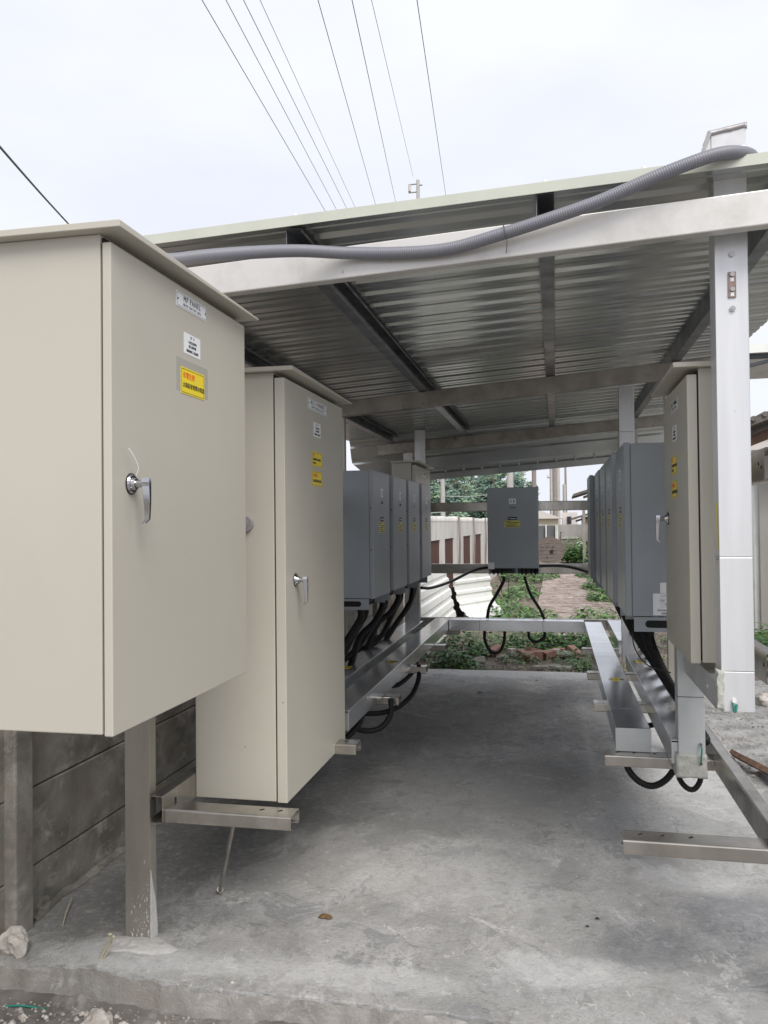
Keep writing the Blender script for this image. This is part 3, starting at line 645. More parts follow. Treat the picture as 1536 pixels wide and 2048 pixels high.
# ================================================================== BEIGE CABINETS
def cabinet(label, x_front, depth, y0, y1, z0, z1, side=1, name='electrical_cabinet', door_t=.024, hood=.05, plate=None, hand=None, labels=(), hood_y=.03, hand_side=1, gap=.006, group=None):
    """side=+1 door faces +X, -1 door faces -X"""
    s = side; xb = x_front-s*depth; xd = x_front-s*door_t
    t = thing(name, label, 'electrical cabinet', ((x_front+xb)/2, (y0+y1)/2, z0), group)
    def bx(mb, xa, xb_, *a): mb.box(min(xa, xb_), max(xa, xb_), *a)
    mb = MB(); bx(mb, xb, xd-s*gap, y0, y1, z0, z1); mb.obj('body', 'beige_paint', t, bevel=.003, seg=2)
    mb = MB(); bx(mb, xd-s*gap, xd, y0+.008, y1-.008, z0+.008, z1-.008); mb.obj('gasket', 'beige_dark_gap', t)
    mb = MB(); bx(mb, xd, x_front, y0-.002, y1+.002, z0-.003, z1-.022); door = mb.obj('door', 'beige_paint', t, bevel=.003, seg=3)
    # rain hood: thin pan with folded rim
    mb = MB(); xo = x_front+s*hood; ht = .008
    mb.hexa([(min(xb, xo), y0-.034, z1+.0005), (max(xb, xo), y0-.034, z1+.0005), (max(xb, xo), y1+hood_y, z1+.0005), (min(xb, xo), y1+hood_y, z1+.0005), (min(xb, xo), y0-.034, z1+ht+.010), (max(xb, xo), y0-.034, z1+ht+.010), (max(xb, xo), y1+hood_y, z1+ht), (min(xb, xo), y1+hood_y, z1+ht)])
    o = mb.obj('rain_hood', 'beige_paint', t, bevel=.002)
    fx = '+x' if s > 0 else '-x'
    if hand:
        hy, hz, L_ = hand; mb = MB()
        mb.cyl((x_front, hy, hz), (x_front+s*.003, hy, hz), .0270, n=28); mb.obj('handle_seal', 'black_rubber', door)
        mb = MB(); mb.cyl((x_front+s*.003, hy, hz), (x_front+s*.008, hy, hz), .0245, .022, n=28); mb.cyl((x_front+s*.008, hy, hz), (x_front+s*.016, hy, hz), .016, .014, n=24); mb.cyl((x_front+s*.016, hy, hz), (x_front+s*.034, hy, hz), .0095, n=20)
        mb.cyl((x_front+s*.0085, hy-.012, hz-.011), (x_front+s*.010, hy-.012, hz-.011), .0025, n=8)
        mb.obj('handle_stem', 'chrome', door)
        # lever: head disc + tapering blade bending back at the tip
        mb = MB(); xh = x_front+s*.034; st = []
        for i in range(12):
            tt = i/11; z = hz+.014-tt*(L_+.014); wdt = .024*(1-.5*tt) if i > 1 else .024*(.75+.25*i); th = .020*(1-.5*tt)
            xo_ = xh+s*(.004*math.sin(tt*2.2))-s*(.01 if tt > .93 else 0)*(tt-.93)/.07
            st.append([(xo_-s*th*.5+s*.008, hy-wdt/2, z), (xo_+s*th*.5+s*.008, hy-wdt*.33, z), (xo_+s*th*.5+s*.008, hy+wdt*.33, z), (xo_-s*th*.5+s*.008, hy+wdt/2, z)])
        vs = [p for g in st for p in g]; mb.add(vs, [(a*4+i, a*4+(i+1) % 4, (a+1)*4+(i+1) % 4, (a+1)*4+i) for a in range(11) for i in range(4)], 0, False)
        mb.add(st[0], [(0, 1, 2, 3)]); mb.add(st[-1], [(0, 1, 2, 3)]); mb.obj('handle_lever', 'chrome', door, bevel=.0015)
    if plate:
        py, pz, pw, ph, l1, l2 = plate; mb = MB(); bx(mb, x_front, x_front+s*.0015, py-pw/2, py+pw/2, pz-ph/2, pz+ph/2); pl = mb.obj('nameplate', 'plate_white', t, bevel=.0005)
        mb = MB(); b0 = .0035; th = .0009; a0, a1, c0, c1 = py-pw/2+b0, py+pw/2-b0, pz-ph/2+b0, pz+ph/2-b0; X0, X1 = x_front+s*.0015, x_front+s*.0020
        bx(mb, X0, X1, a0, a1, c0, c0+th); bx(mb, X0, X1, a0, a1, c1-th, c1); bx(mb, X0, X1, a0, a0+th, c0, c1); bx(mb, X0, X1, a1-th, a1, c0, c1); mb.obj('plate_border', 'ink_black', pl)
        text_mesh('lettering', l1, ph*.52, (x_front+s*.0018, py, pz+ph*.16), fx, 'ink_black', pl, spacing=1.25, sx=pw/.22)
        text_mesh('lettering', l2, ph*.27, (x_front+s*.0018, py, pz-ph*.22), fx, 'ink_grey', pl, spacing=1.2, sx=pw/.22)
        for e in (-1, 1):
            mb = MB(); mb.cyl((x_front+s*.0015, py+e*(pw/2-.009), pz), (x_front+s*.003, py+e*(pw/2-.009), pz), .0028, n=8); mb.obj('screw', 'ink_black', pl)
    for (kind, ly, lz, lw, lh) in labels:
        mb = MB()
        if kind == 'white':
            bx(mb, x_front, x_front+s*.0008, ly-lw/2, ly+lw/2, lz-lh/2, lz+lh/2); o = mb.obj('notice_label', 'white_sticker', t)
            for q, (tx, sz, oz) in enumerate((('標   示', .13, .34), ('1.發生異常時', .13, .1), ('請立即停機', .13, -.1), ('聯絡維修人員處理', .13, -.33))):
                text_mesh('lettering', tx, lh*sz*1.15, (x_front+s*.001, ly, lz+lh*oz), fx, 'ink_grey' if q == 0 else 'ink_black', o, sx=lw/.1)
        elif kind == 'tape':
            bx(mb, x_front, x_front+s*.0004, ly-lw/2, ly+lw/2, lz-lh/2, lz+lh/2); mb.obj('clear_tape', 'tape_clear', t)
        else:
            bx(mb, x_front+s*.0005, x_front+s*.0012, ly-lw/2, ly+lw/2, lz-lh/2, lz+lh/2); o = mb.obj('warning_label', 'yellow_sticker', t)
            m2 = MB(); b0 = .004*lw/.16; th = .0011; a0, a1, c0, c1 = ly-lw/2+b0, ly+lw/2-b0, lz-lh/2+b0, lz+lh/2-b0; X0, X1 = x_front+s*.0012, x_front+s*.0016
            bx(m2, X0, X1, a0, a1, c0, c0+th); bx(m2, X0, X1, a0, a1, c1-th, c1); bx(m2, X0, X1, a0, a0+th, c0, c1); bx(m2, X0, X1, a1-th, a1, c0, c1); m2.obj('label_border', 'ink_black', o)
            if kind == 'yellow':
                text_mesh('lettering', '有電危險', lh*.26, (x_front+s*.0014, ly-lw*.42*s, lz+lh*.2), fx, 'ink_red', o, align='LEFT')
                text_mesh('lettering', '太陽能發電雙向電源', lh*.215, (x_front+s*.0014, ly-lw*.43*s, lz-lh*.17), fx, 'ink_black', o, align='LEFT')
            else:
                text_mesh('lettering', '警告', lh*.2, (x_front+s*.0014, ly-lw*.42*s, lz+lh*.27), fx, 'ink_red', o, align='LEFT')
                text_mesh('lettering', '本開關箱帶電中請勿開啟', lh*.165, (x_front+s*.0014, ly-lw*.43*s, lz-lh*.02), fx, 'ink_black', o, align='LEFT')
                text_mesh('lettering', '非請勿動', lh*.165, (x_front+s*.0014, ly-lw*.43*s, lz-lh*.27), fx, 'ink_black', o, align='LEFT')
    return t
c1 = cabinet('large beige steel cabinet nearest the viewer at left, marked MP PANEL', -1.043, .387, 1.795, 2.662, 1.05, 2.262, 1,
             plate=(2.243, 2.199, .204, .044, 'MP PANEL', '3Φ4W 380/220V 60Hz'), hand=(1.884, 1.658, .10), hood=.042, door_t=.023,
             labels=(('white', 2.245, 2.082, .11, .061), ('tape', 2.246, 1.985, .214, .094), ('yellow', 2.247, 1.971, .16, .076)))
# zip tie on its handle
mb = MB(); mb.tube([(-1.028, 1.884, 1.678), (-1.02, 1.879, 1.70), (-1.024, 1.862, 1.728), (-1.03, 1.85, 1.745)], .0013, 6, step=.004); mb.obj('cable_tie', 'white_plastic', c1)
c2 = cabinet('tall beige steel cabinet behind the near one at left, marked AC-1 PANEL', -1.043, .386, 3.085, 3.985, .462, 2.158, 1,
             plate=(3.547, 2.081, .30, .048, 'AC-1 PANEL', '3Φ4W 380/220V 60Hz'), hand=(3.207, 1.327, .10), hood=.045, door_t=.041,
             labels=(('white', 3.537, 1.976, .11, .064), ('yellow2', 3.534, 1.843, .158, .066), ('yellow', 3.532, 1.757, .158, .066)))
mb = MB(); mb.cyl((-1.208, 3.085, 1.557), (-1.208, 3.070, 1.557), .034, .030, n=28); mb.cyl((-1.208, 3.07, 1.557), (-1.208, 3.066, 1.557), .016, n=20); mb.obj('side_knob', 'tape_grey', c2)
c3 = cabinet('narrow beige cabinet at right, half hidden by the bright upright duct', .468, .19, 3.10, 3.74, 1.045, 2.10, -1,
             plate=(3.415, 2.01, .20, .048, 'AC-2 PANEL', '3Φ4W 380/220V 60Hz'), hand=(3.64, 1.563, .10), hood=.05, door_t=.034, hood_y=.03,
             labels=(('white', 3.42, 1.90, .11, .062), ('yellow2', 3.44, 1.775, .14, .075), ('yellow', 3.44, 1.68, .14, .07)))
c4 = cabinet('small beige box with a hood above the far end of the left inverter row', -1.25, .22, 7.40, 8.30, 1.62, 2.115, 1, door_t=.03, hood=.04,
             plate=(7.9, 2.03, .22, .05, 'DC PANEL', '1000V'))

# ================================================================== INVERTERS (front faces +X locally)
def make_inverter():
    t = thing('inverter', 'x', 'inverter', (0, 0, 0), 'grey solar inverters')
    W, H, D = .50, .80, .285
    mb = MB(); mb.box(-D, -.03, -W/2+.004, W/2-.004, 0, H-.004); mb.obj('body', 'grey_paint', t, bevel=.003)
    mb = MB(); mb.box(-.029, 0, -W/2, W/2, -.002, H); fr = mb.obj('front_cover', 'grey_paint', t, bevel=.006, seg=3)
    for e in (-1, 1):
        y_ = e*(W/2-.006); mb = MB()
        x0, x1 = -D, -.036; z0, z1 = -.068, -.0035; s0, s1, q0, q1 = -.235, -.085, -.052, -.018; rr2 = (q1-q0)/2; ring = []
        for k in range(9): a = math.pi/2+math.pi*k/8; ring.append((s0+rr2+rr2*math.cos(a), (q0+q1)/2+rr2*math.sin(a)))
        for k in range(9): a = -math.pi/2+math.pi*k/8; ring.append((s1-rr2+rr2*math.cos(a), (q0+q1)/2+rr2*math.sin(a)))
        mb.box(x0, x1, y_-.001, y_+.001, z0, z1)
        ms = MB(); ms.add([(u, y_+e*.0014, v) for u, v in ring], [tuple(range(18))]); ms.obj('painted_slot', 'black_void', t, recalc=False)  # black oval on the solid skirt, painted for the dark inside a slot
        mb.box(x0, x1, y_-.001-.006, y_+.001, z0-.002, z0); mb.obj('side_skirt', 'grey_paint', t)
    mb = MB(); mb.box(-D, -D+.004, -W/2+.01, W/2-.01, -.068, -.001); mb.obj('skirt_back', 'grey_paint_dark', t)
    for yy in (-.17, -.06): 
        mb = MB(); mb.box(-.20, -.06, yy-.045, yy+.045, -.034, -.001); mb.obj('connector_block', 'black_plastic', t, bevel=.003)
    for yy in (-.2, -.16, -.12, .08, .12, .17, .21):
        mb = MB(); mb.cyl((-.11, yy, -.001), (-.11, yy, -.045), .013, n=12); mb.cyl((-.11, yy, -.045), (-.11, yy, -.07), .009, n=10); mb.obj('cable_gland', 'black_plastic', t)
    mb = MB(); mb.cyl((-.15, .02, -.001), (-.15, .02, -.055), .02, n=14); mb.obj('cable_gland', 'grey_paint', t)
    # front labels
    mb = MB(); mb.box(0, .0012, -.047, .04, .478, .507); lg = mb.obj('logo_badge', 'black_plastic', t, bevel=.001)
    m2 = MB(); m2.cyl((.0012, -.033, .497), (.0018, -.033, .497), .005, n=8); m2.box(.0012, .0018, -.024, .030, .488, .494); m2.obj('logo_mark', 'plate_white', lg)
    mb = MB(); mb.box(0, .0009, -.082, .070, .405, .472); wl = mb.obj('warning_label', 'yellow_faded', t)
    for q, (a, b_, z_) in enumerate(((-.074, -.02, .464), (-.055, .062, .451), (-.065, .04, .438), (-.065, .025, .425), (-.065, .06, .414))):
        m2 = MB(); m2.box(.0009, .0014, a, b_, z_-.003, z_+.002); m2.obj('print_line', 'ink_black', wl)
    mb = MB(); mb.box(0, .0009, -.035, .033, .635, .690); ql = mb.obj('rating_label', 'plate_white', t)
    m2 = MB(); m2.box(.0009, .0013, -.02, -.012, .645, .68); m2.box(.0009, .0013, .006, .018, .645, .678); m2.obj('print_line', 'ink_grey', ql)
    mb = MB(); mb.box(0, .0007, -.072, .063, .545, .625); dp = mb.obj('display_film', 'grey_paint_dark', t) if False else mb.obj('display_window', 'grey_paint', t)
    m2 = MB(); m2.box(.0007, .0012, -.033, .033, .592, .607); m2.obj('status_strip', 'glass_dark', dp)
    for zz in (.06, .74):
        for yy in (-W/2+.02, W/2-.02):
            mb = MB(); mb.cyl((0, yy, zz), (.0015, yy, zz), .004, n=8); mb.obj('screw', 'screw_steel', t)
    for zz in (.30, .56): 
        mb = MB(); mb.cyl((-.015, -W/2-.0015, zz), (-.015, -W/2+.001, zz), .004, n=8); mb.obj('screw', 'black_plastic', t)
    return t
proto = make_inverter()
ordn = ['nearest the tall beige cabinet', 'second from the tall beige cabinet', 'third from the tall beige cabinet, before the last', 'farthest, under the small beige box']
INV_L = [4.98+.5*.5-.04, 5.85, 6.45, 7.08]
invs = []
for i, (yc) in enumerate((5.198, 5.84, 6.448, 7.075)):
    o = proto if i == 0 else copy_tree(proto); o.location = (-1.10, yc, 1.092); o['label'] = 'grey inverter in the left row, '+ordn[i]; invs.append(o)
ordr = ['nearest, white rating label on its side', 'second from the front', 'third from the front', 'fourth from the front, next to last', 'farthest and darkest, by the rear rails']
for i, (xf, yc) in enumerate(((.312, 4.17), (.300, 4.83), (.300, 5.47), (.296, 6.12), (.262, 6.78))):
    o = copy_tree(proto); o.location = (xf, yc, 1.117); o.rotation_euler = (0, 0, math.pi); o['label'] = 'grey inverter in the right row, '+ordr[i]; invs.append(o)
    if i == 0: near_inv = o
o = copy_tree(proto); o.location = (-.413, 8.2, 1.105); o.rotation_euler = (0, rad(-.2), -math.pi/2); o['label'] = 'single grey inverter facing the viewer at the end of the aisle'; mid_inv = o
# side rating label on the near right inverter (local frame: -X side shows, rotated by pi)
def side_label(inv):
    y_ = .2465   # local +Y face points to -Y in the world after the half turn
    for (x0, x1, z0, z1, nm) in ((-.245, -.12, .002+.004, .105, 'rating_label'), (-.245, -.152, .107, .155, 'hazard_label')):
        mb = MB(); mb.box(x0, x1, y_, y_+.001, z0, z1); o = mb.obj(nm, 'white_sticker' if nm == 'rating_label' else 'plate_white'); o.parent = inv; o.location = Vector(o.location)
        if nm == 'rating_label':
            m2 = MB(); r3 = random.Random(3)
            for (zz, xa, xb_) in ((.028, -.225, -.143), (.014, -.215, -.155)):
                x = xa
                while x < xb_:
                    wd = r3.uniform(.001, .004); m2.box(x, x+wd, y_+.001, y_+.0014, zz-.004, zz+.005); x += wd+r3.uniform(.0008, .002)
            for k in range(8): m2.box(-.235 if k > 3 else -.20, -.145 if k > 3 else -.15, y_+.001, y_+.0012, .042+k*.006, .0428+k*.006)
            q = m2.obj('print_line', 'ink_grey'); q.parent = o; q.location = Vector(q.location)-o.location
            def tx(b_, s_, lx, lz):
                cu = bpy.data.curves.new('lettering', 'FONT'); cu.body = b_; cu.size = s_; cu.extrude = .0002; to = bpy.data.objects.new('tmp', cu); COL.objects.link(to)
                me = bpy.data.meshes.new_from_object(to.evaluated_get(bpy.context.evaluated_depsgraph_get())); bpy.data.objects.remove(to)
                me.transform(Matrix(((-1, 0, 0, 0), (0, 0, 1, 0), (0, 1, 0, 0), (0, 0, 0, 1)))); me.materials.clear(); me.materials.append(MATS['ink_black'])
                z = bpy.data.objects.new('lettering', me); COL.objects.link(z); z.parent = o; z.location = Vector((lx, y_+.0012, lz))-o.location
            tx('CE', .014, -.172+.0, .05); tx('TÜV', .011, -.15, .068); tx('SOLAR INVERTER', .0075, -.155, .092)
side_label(near_inv)
# small white tag at its top corner
mb = MB(); mb.box(.475, .51, 3.905, 3.912, 1.898, 1.905); 
mb = MB(); mb.box(-.66, -.60, 8.19, 8.197, 1.095, 1.160); tag(mb.obj('paper_tag', 'plate_white'), 'small pale tag at the lower left corner of the middle inverter', 'tag')

# ================================================================== CONDUITS
def cable(pts, r, label, ridge=.12, pitch=.012, n=10, mt='black_plastic', group='black corrugated conduits', cat='conduit', name='corrugated_conduit'):
    mb = MB(); mb.tube(pts, r, n, ridge=ridge, pitch=pitch) if ridge else mb.tube(pts, r, n, step=.02)
    return tag(mb.obj(name, mt, recalc=False), label, cat, group)
# big grey one over the front beam and up to the roof
gc = [(-1.36, 2.35, 1.7), (-1.36, 2.30, 2.2), (-1.27, 2.33, 2.355), (-1.15, 2.42, 2.405), (-1.00, 2.52, 2.443), (-.85, 2.66, 2.485), (-.70, 2.74, 2.492), (-.51, 2.752, 2.481), (-.338, 2.75, 2.482), (-.169, 2.74, 2.512),
      (-.005, 2.73, 2.548), (.156, 2.725, 2.59), (.313, 2.72, 2.645), (.44, 2.72, 2.685), (.525, 2.735, 2.710), (.590, 2.77, 2.722), (.638, 2.83, 2.730), (.652, 2.92, 2.736), (.62, 2.98, 2.742)]
cable(gc, .0215, 'fat grey corrugated conduit sagging over the pale front beam up to the roof duct', .06, .0075, 18, 'conduit_grey', None)
mb = MB(); mb.tube([(-.16, 2.77, 2.54), (-.155, 2.716, 2.535), (-.15, 2.712, 2.50), (-.145, 2.73, 2.485), (-.15, 2.77, 2.46)], .0012, 5, step=.006); mb.tube([(-.15, 2.715, 2.49), (-.12, 2.70, 2.487), (-.08, 2.70, 2.51)], .001, 5, step=.006)
tag(mb.obj('cable_tie', 'wire_dark'), 'thin dark wire tie holding the grey conduit to the front beam', 'cable tie')
# left drop conduits: from each inverter to the outer left duct, sweeping towards the viewer
k_ = 0; where = ['first', 'second', 'third', 'fourth']
SW = [(-.19, .62, -1.36, .72), (.03, .95, -1.44, .66), (-.18, .50, -1.33, .78), (.02, 1.05, -1.45, .70), (-.19, .42, -1.38, .80), (.04, .72, -1.42, .68), (-.16, .60, -1.34, .74), (.05, 1.0, -1.44, .70)]
for i, yc in enumerate((5.198, 5.84, 6.448, 7.075)):
    for j in range(2):
        dy, sweep, xe, zm = SW[2*i+j]; y0 = yc+dy; x0 = -1.205-.02*j; wv = R.uniform(-.02, .02)
        pts = [(x0, y0, 1.03), (x0, y0+.004, .965), (x0-.03+wv, y0-.10, .87), (x0-.10+wv, y0-sweep*.5, zm), (xe, y0-sweep*.85, .62), (xe-.01, y0-sweep-.12, .55)]
        cable(pts, .021 if j else .023, 'black conduit sweeping down from under the %s left inverter, %s one' % (where[i], ('nearer', 'farther')[j]))
# right drop conduits
for i, (yc) in enumerate((4.17, 4.83, 5.47, 6.12, 6.78)):
    for j, (dy, sweep) in enumerate(((.17, .75), (-.08, .8))):
        y0 = yc+dy; x0 = .44; xe = .64+.012*j
        pts = [(x0, y0, 1.05), (x0, y0-.01, .98), (x0+.04, y0-.15, .86), (x0+.11, y0-sweep*.55, .72), (xe, y0-sweep, .60), (xe+.005, y0-sweep-.2, .565)]
        if pts[-1][1] < 3.84: pts = [(x0, y0, 1.05), (x0, y0-.01, .98), (x0+.05, y0-.12, .84), (x0+.12, y0-.28, .70), (.635, 3.92, .60), (.64, 3.86, .57)] if y0 > 4.0 else pts
        if pts[-1][1] < 3.80: pts = [(x0, y0, 1.05), (x0+.01, y0, .95), (x0+.1, y0-.03, .8), (.635, 3.88, .62), (.64, 3.85, .57)]
        cable(pts, .019, 'black conduit falling from under the %s right inverter, %s one' % (['first', 'second', 'third', 'fourth', 'fifth'][i], ['farther', 'nearer'][j]))
# loops under the racks
cable([(.30, 3.86, .50), (.305, 3.86, .44), (.35, 3.86, .385), (.41, 3.86, .365), (.47, 3.865, .395), (.515, 3.87, .46), (.535, 3.88, .52)], .0155, 'black conduit loop hanging under the near right bracket, wider one', .13, .011, 12)
cable([(.505, 3.79, .50), (.515, 3.77, .43), (.545, 3.755, .395), (.575, 3.755, .395), (.598, 3.76, .43), (.60, 3.765, .47)], .0125, 'small black conduit loop under the mortar-sleeved upright duct', .13, .010, 12)
cable([(.44, 4.95, .50), (.45, 4.9, .43), (.50, 4.85, .40), (.55, 4.8, .44), (.57, 4.78, .5)], .016, 'black conduit loop between the right ducts by the second bracket')
cable([(-1.06, 4.48, .51), (-1.10, 4.46, .42), (-1.20, 4.4, .335), (-1.32, 4.3, .30), (-1.43, 4.2, .32)], .017, 'lowest black conduit loop under the left aisle duct beside the tall cabinet')
cable([(-1.22, 4.55, .51), (-1.18, 4.6, .40), (-1.10, 4.68, .345), (-1.02, 4.74, .355), (-.975, 4.80, .42), (-.985, 4.85, .50)], .017, 'wide black conduit loop under the left aisle duct at the second bracket')
cable([(-1.0, 5.98, .51), (-.99, 5.90, .42), (-1.02, 5.75, .33), (-1.10, 5.55, .28), (-1.2, 5.4, .28), (-1.3, 5.2, .34), (-1.34, 5.1, .50)], .018, 'black conduit loop under the left aisle duct at the third bracket')
cable([(-1.05, 6.2, .50), (-1.08, 6.1, .42), (-1.16, 5.9, .37), (-1.26, 5.8, .42), (-1.3, 5.75, .5)], .017, 'half-hidden black conduit loop behind the third left bracket')
# middle inverter
cable([(-.50, 8.10, 1.03), (-.505, 8.09, .98), (-.57, 8.08, .86), (-.64, 8.07, .74), (-.665, 8.06, .62)], .017, 'left black conduit dropping from the middle inverter to the cross duct')
cable([(-.30, 8.10, 1.03), (-.285, 8.09, .97), (-.24, 8.08, .85), (-.16, 8.07, .72), (-.115, 8.06, .62)], .015, 'right black conduit dropping from the middle inverter to the cross duct')
cable([(-.69, 8.05, .505), (-.69, 8.05, .42), (-.655, 8.05, .33), (-.60, 8.06, .285), (-.54, 8.08, .31), (-.505, 8.1, .40), (-.50, 8.12, .51)], .016, 'larger black conduit loop under the cross duct')
cable([(-.27, 8.05, .505), (-.26, 8.05, .44), (-.21, 8.05, .405), (-.16, 8.05, .415), (-.12, 8.05, .45), (-.115, 8.05, .505)], .014, 'smaller black conduit loop under the cross duct')
cable([(-1.18, 7.25, .98), (-1.12, 7.45, .965), (-1.0, 7.9, .99), (-.82, 8.3, 1.075), (-.68, 8.4, 1.10), (-.56, 8.42, 1.10)], .014, 'brownish black cable bridging from the left row to the middle inverter', 0, mt='black_rubber', name='power_cable', cat='cable')
cable([(-.28, 8.42, 1.10), (-.12, 8.44, 1.115), (.05, 8.44, 1.115), (.2, 8.42, 1.09), (.34, 8.3, 1.05)], .014, 'black cable bridging from the middle inverter to the right row', 0, mt='black_rubber', name='power_cable', cat='cable')
cable([(-.465, 8.2, 1.04), (-.46, 8.18, .92), (-.455, 8.17, .80)], .004, 'thin grey lead hanging under the middle inverter', 0, mt='conduit_grey', name='thin_lead', cat='cable', group=None)
cable([(-.575, 8.2, 1.04), (-.54, 8.2, .99), (-.53, 8.2, .86)], .003, 'thin black lead curling under the left side of the middle inverter', 0, mt='black_rubber', name='thin_lead', cat='cable', group=None)
cable([(.34, 3.95, 1.04), (.35, 3.93, .97), (.40, 3.9, .90), (.50, 3.88, .87)], .003, 'thin dark lead curving under the nearest right inverter', 0, mt='black_rubber', name='thin_lead', cat='cable', group=None)
# ribbons and connectors under the near right inverter
for q, (px, py, pz, mt_) in enumerate(((.43, 4.0, 1.0, 'ink_red'), (.455, 4.0, .98, 'white_plastic'), (.475, 4.0, 1.01, 'black_plastic'))):
    pass
# ================================================================== LEFT WALL
wl = thing('precast_wall', 'dark grey-brown precast concrete panel wall behind the left rack', 'wall', (-2.1, 5.5, 0))
ysplit = [1.2, 2.80, 4.95, 7.10, 9.2, 11.1]
zs_ = [-.12, .205, .515, .83, 1.14, 1.45, 1.70]
for a, b_ in zip(ysplit[:-1], ysplit[1:]):
    for c, d in zip(zs_[:-1], zs_[1:]):
        mb = MB(); off = R.uniform(-.004, .004); mb.box(-2.11+off, -2.05+off, a+.045, b_-.045, c+.0025, d-.0025); mb.obj('wall_panel', 'precast', wl, bevel=.006)
for y_ in ysplit[1:-1]:
    mb = MB(); mb.box(-2.13, -2.0, y_-.055, y_+.055, -.12, 1.74); mb.obj('wall_post', 'precast', wl, bevel=.008)
mb = MB(); mb.box(-2.16, -2.112, 1.2, 11.1, -.12, 1.69); mb.obj('backing', 'precast', wl)
# mortar fillet along the base
mb = MB(); k = 500; vs = []
for i in range(k+1):
    y = 2.9+6*i/k; h = .022+.02*nz(0, y, 0, 3)+.014*nz(0, y, 2, 12)+.006*nz(0, y, 2, 40); vs += [(-2.049, y, h+.004), (-2.046, y, h-.002), (-2.030+.02*nz(1, y, 0, 5)+.008*nz(2, y, 0, 22), y, .003)]
mb.add(vs, [(3*i+j, 3*i+j+1, 3*i+j+4, 3*i+j+3) for i in range(k) for j in range(2)], 0, True)
tag(mb.obj('mortar_fillet', 'precast'), 'uneven cement fillet where the left wall meets the slab', 'mortar')

# ================================================================== BACKGROUND
# white plastered wall with brown shutters
ww = thing('plastered_wall', 'weathered white plastered wall with brown shutters beyond the left inverters', 'wall', (-1.9, 18, 0))
XW = -1.78
def yw(px):   # distance along the wall for an image column
    a = math.atan((px-768)/FPX)-YAW; return XW/math.tan(a)
wins = [(858, 880), (889, 907), (926, 941), (949, 962)]
cuts = []
for a, b_ in wins: cuts.append((yw(a), yw(b_)))
y_prev = 11.0; mb = MB(); Zt = 1.70
for a, b_ in cuts:
    mb.box(XW-.2, XW, y_prev, a, -.1, Zt-.1); mb.box(XW-.2, XW, a, b_, 1.30, Zt-.1); mb.box(XW-.2, XW, a, b_, -.1, .42); y_prev = b_
mb.box(XW-.2, XW, y_prev, 26, -.1, Zt-.1); mb.obj('wall_face', 'white_wall', ww)
mb = MB(); k = 150; vs = []
for i in range(k+1):
    y = 11+15*i/k; z = Zt-.03+.05*nz(0, y, 0, 1.6)+.03*nz(0, y, 3, 6); vs += [(XW-.2, y, Zt-.11), (XW-.2, y, z), (XW+.004, y, z-.01), (XW+.004, y, Zt-.11)]
mb.add(vs, [(4*i+j, 4*i+j+1, 4*i+j+5, 4*i+j+4) for i in range(k) for j in range(3)], 0, True); mb.obj('broken_coping', 'white_wall', ww)
for a, b_ in cuts:
    mb = MB(); nr = max(4, int((b_-a)/.07)); vs = []
    for i in range(nr*2+1):
        y = a+(b_-a)*i/(nr*2); x = XW-.035+(.018 if i % 2 else 0); vs += [(x, y, .42), (x, y, 1.30)]
    mb.add(vs, [(2*i, 2*i+1, 2*i+3, 2*i+2) for i in range(nr*2)]); mb.obj('shutter', 'brown_shutter', ww, solid=.003)
for y in (yw(914), yw(944), yw(968)):
    mb = MB(); mb.tube([(XW+.03, y, 0), (XW+.03, y+.05, .7), (XW+.05, y, 1.2), (XW+.03, y+.05, 1.68)], .02, 8, step=.08); mb.obj('drain_pipe', 'pole_brown', ww)
# corrugated off-white sheets leaning / curled
def ribbed(name, label, origin, du, path, width, n_ribs, mt):
    """path: list of (offset vector) in the bending direction; ribs run along du"""
    mb = MB(); P_ = catmull(path, .012); vs = []; du = Vector(du).normalized()
    for i, p in enumerate(P_):
        t = (P_[min(i+1, len(P_)-1)]-P_[max(i-1, 0)]).normalized(); nrm = t.cross(du).normalized()
        ph = (i % 14)/14; rib = .022 if .35 < ph < .6 else (.011 if ph in (4/14, 9/14) else 0)
        q = Vector(origin)+p+nrm*rib; vs += [q, q+du*width]
    mb.add(vs, [(2*i, 2*i+1, 2*i+3, 2*i+2) for i in range(len(P_)-1)]); return tag(mb.obj(name, mt, solid=.002), label, 'metal sheet')
ribbed('corrugated_sheet', 'flat off-white corrugated sheet leaning along the wall beyond the left row', (-1.50, 9.6, 0), (0, 1, 0), [(0, 0, .0), (-.09, 0, .45), (-.18, 0, .92)], 3.1, 6, 'sheet_white')
ribbed('corrugated_sheet', 'curled off-white corrugated sheet with its foot bent out over the weeds', (-1.60, 13.1, 0), (.42, .9, 0), [(0, 0, .86), (0, 0, .55), (.05, -.02, .30), (.16, -.06, .12), (.34, -.12, .03)], 1.15, 6, 'sheet_white')
mb = MB(); mb.box(-1.75, -1.50, 13.4, 13.6, -.05, .5); tag(mb.obj('gap_shade', 'black_void', bevel=.01), 'black block standing in for the shade behind the curled sheet', 'shade block')  # solid black block added for the shade in the gap by the sheet

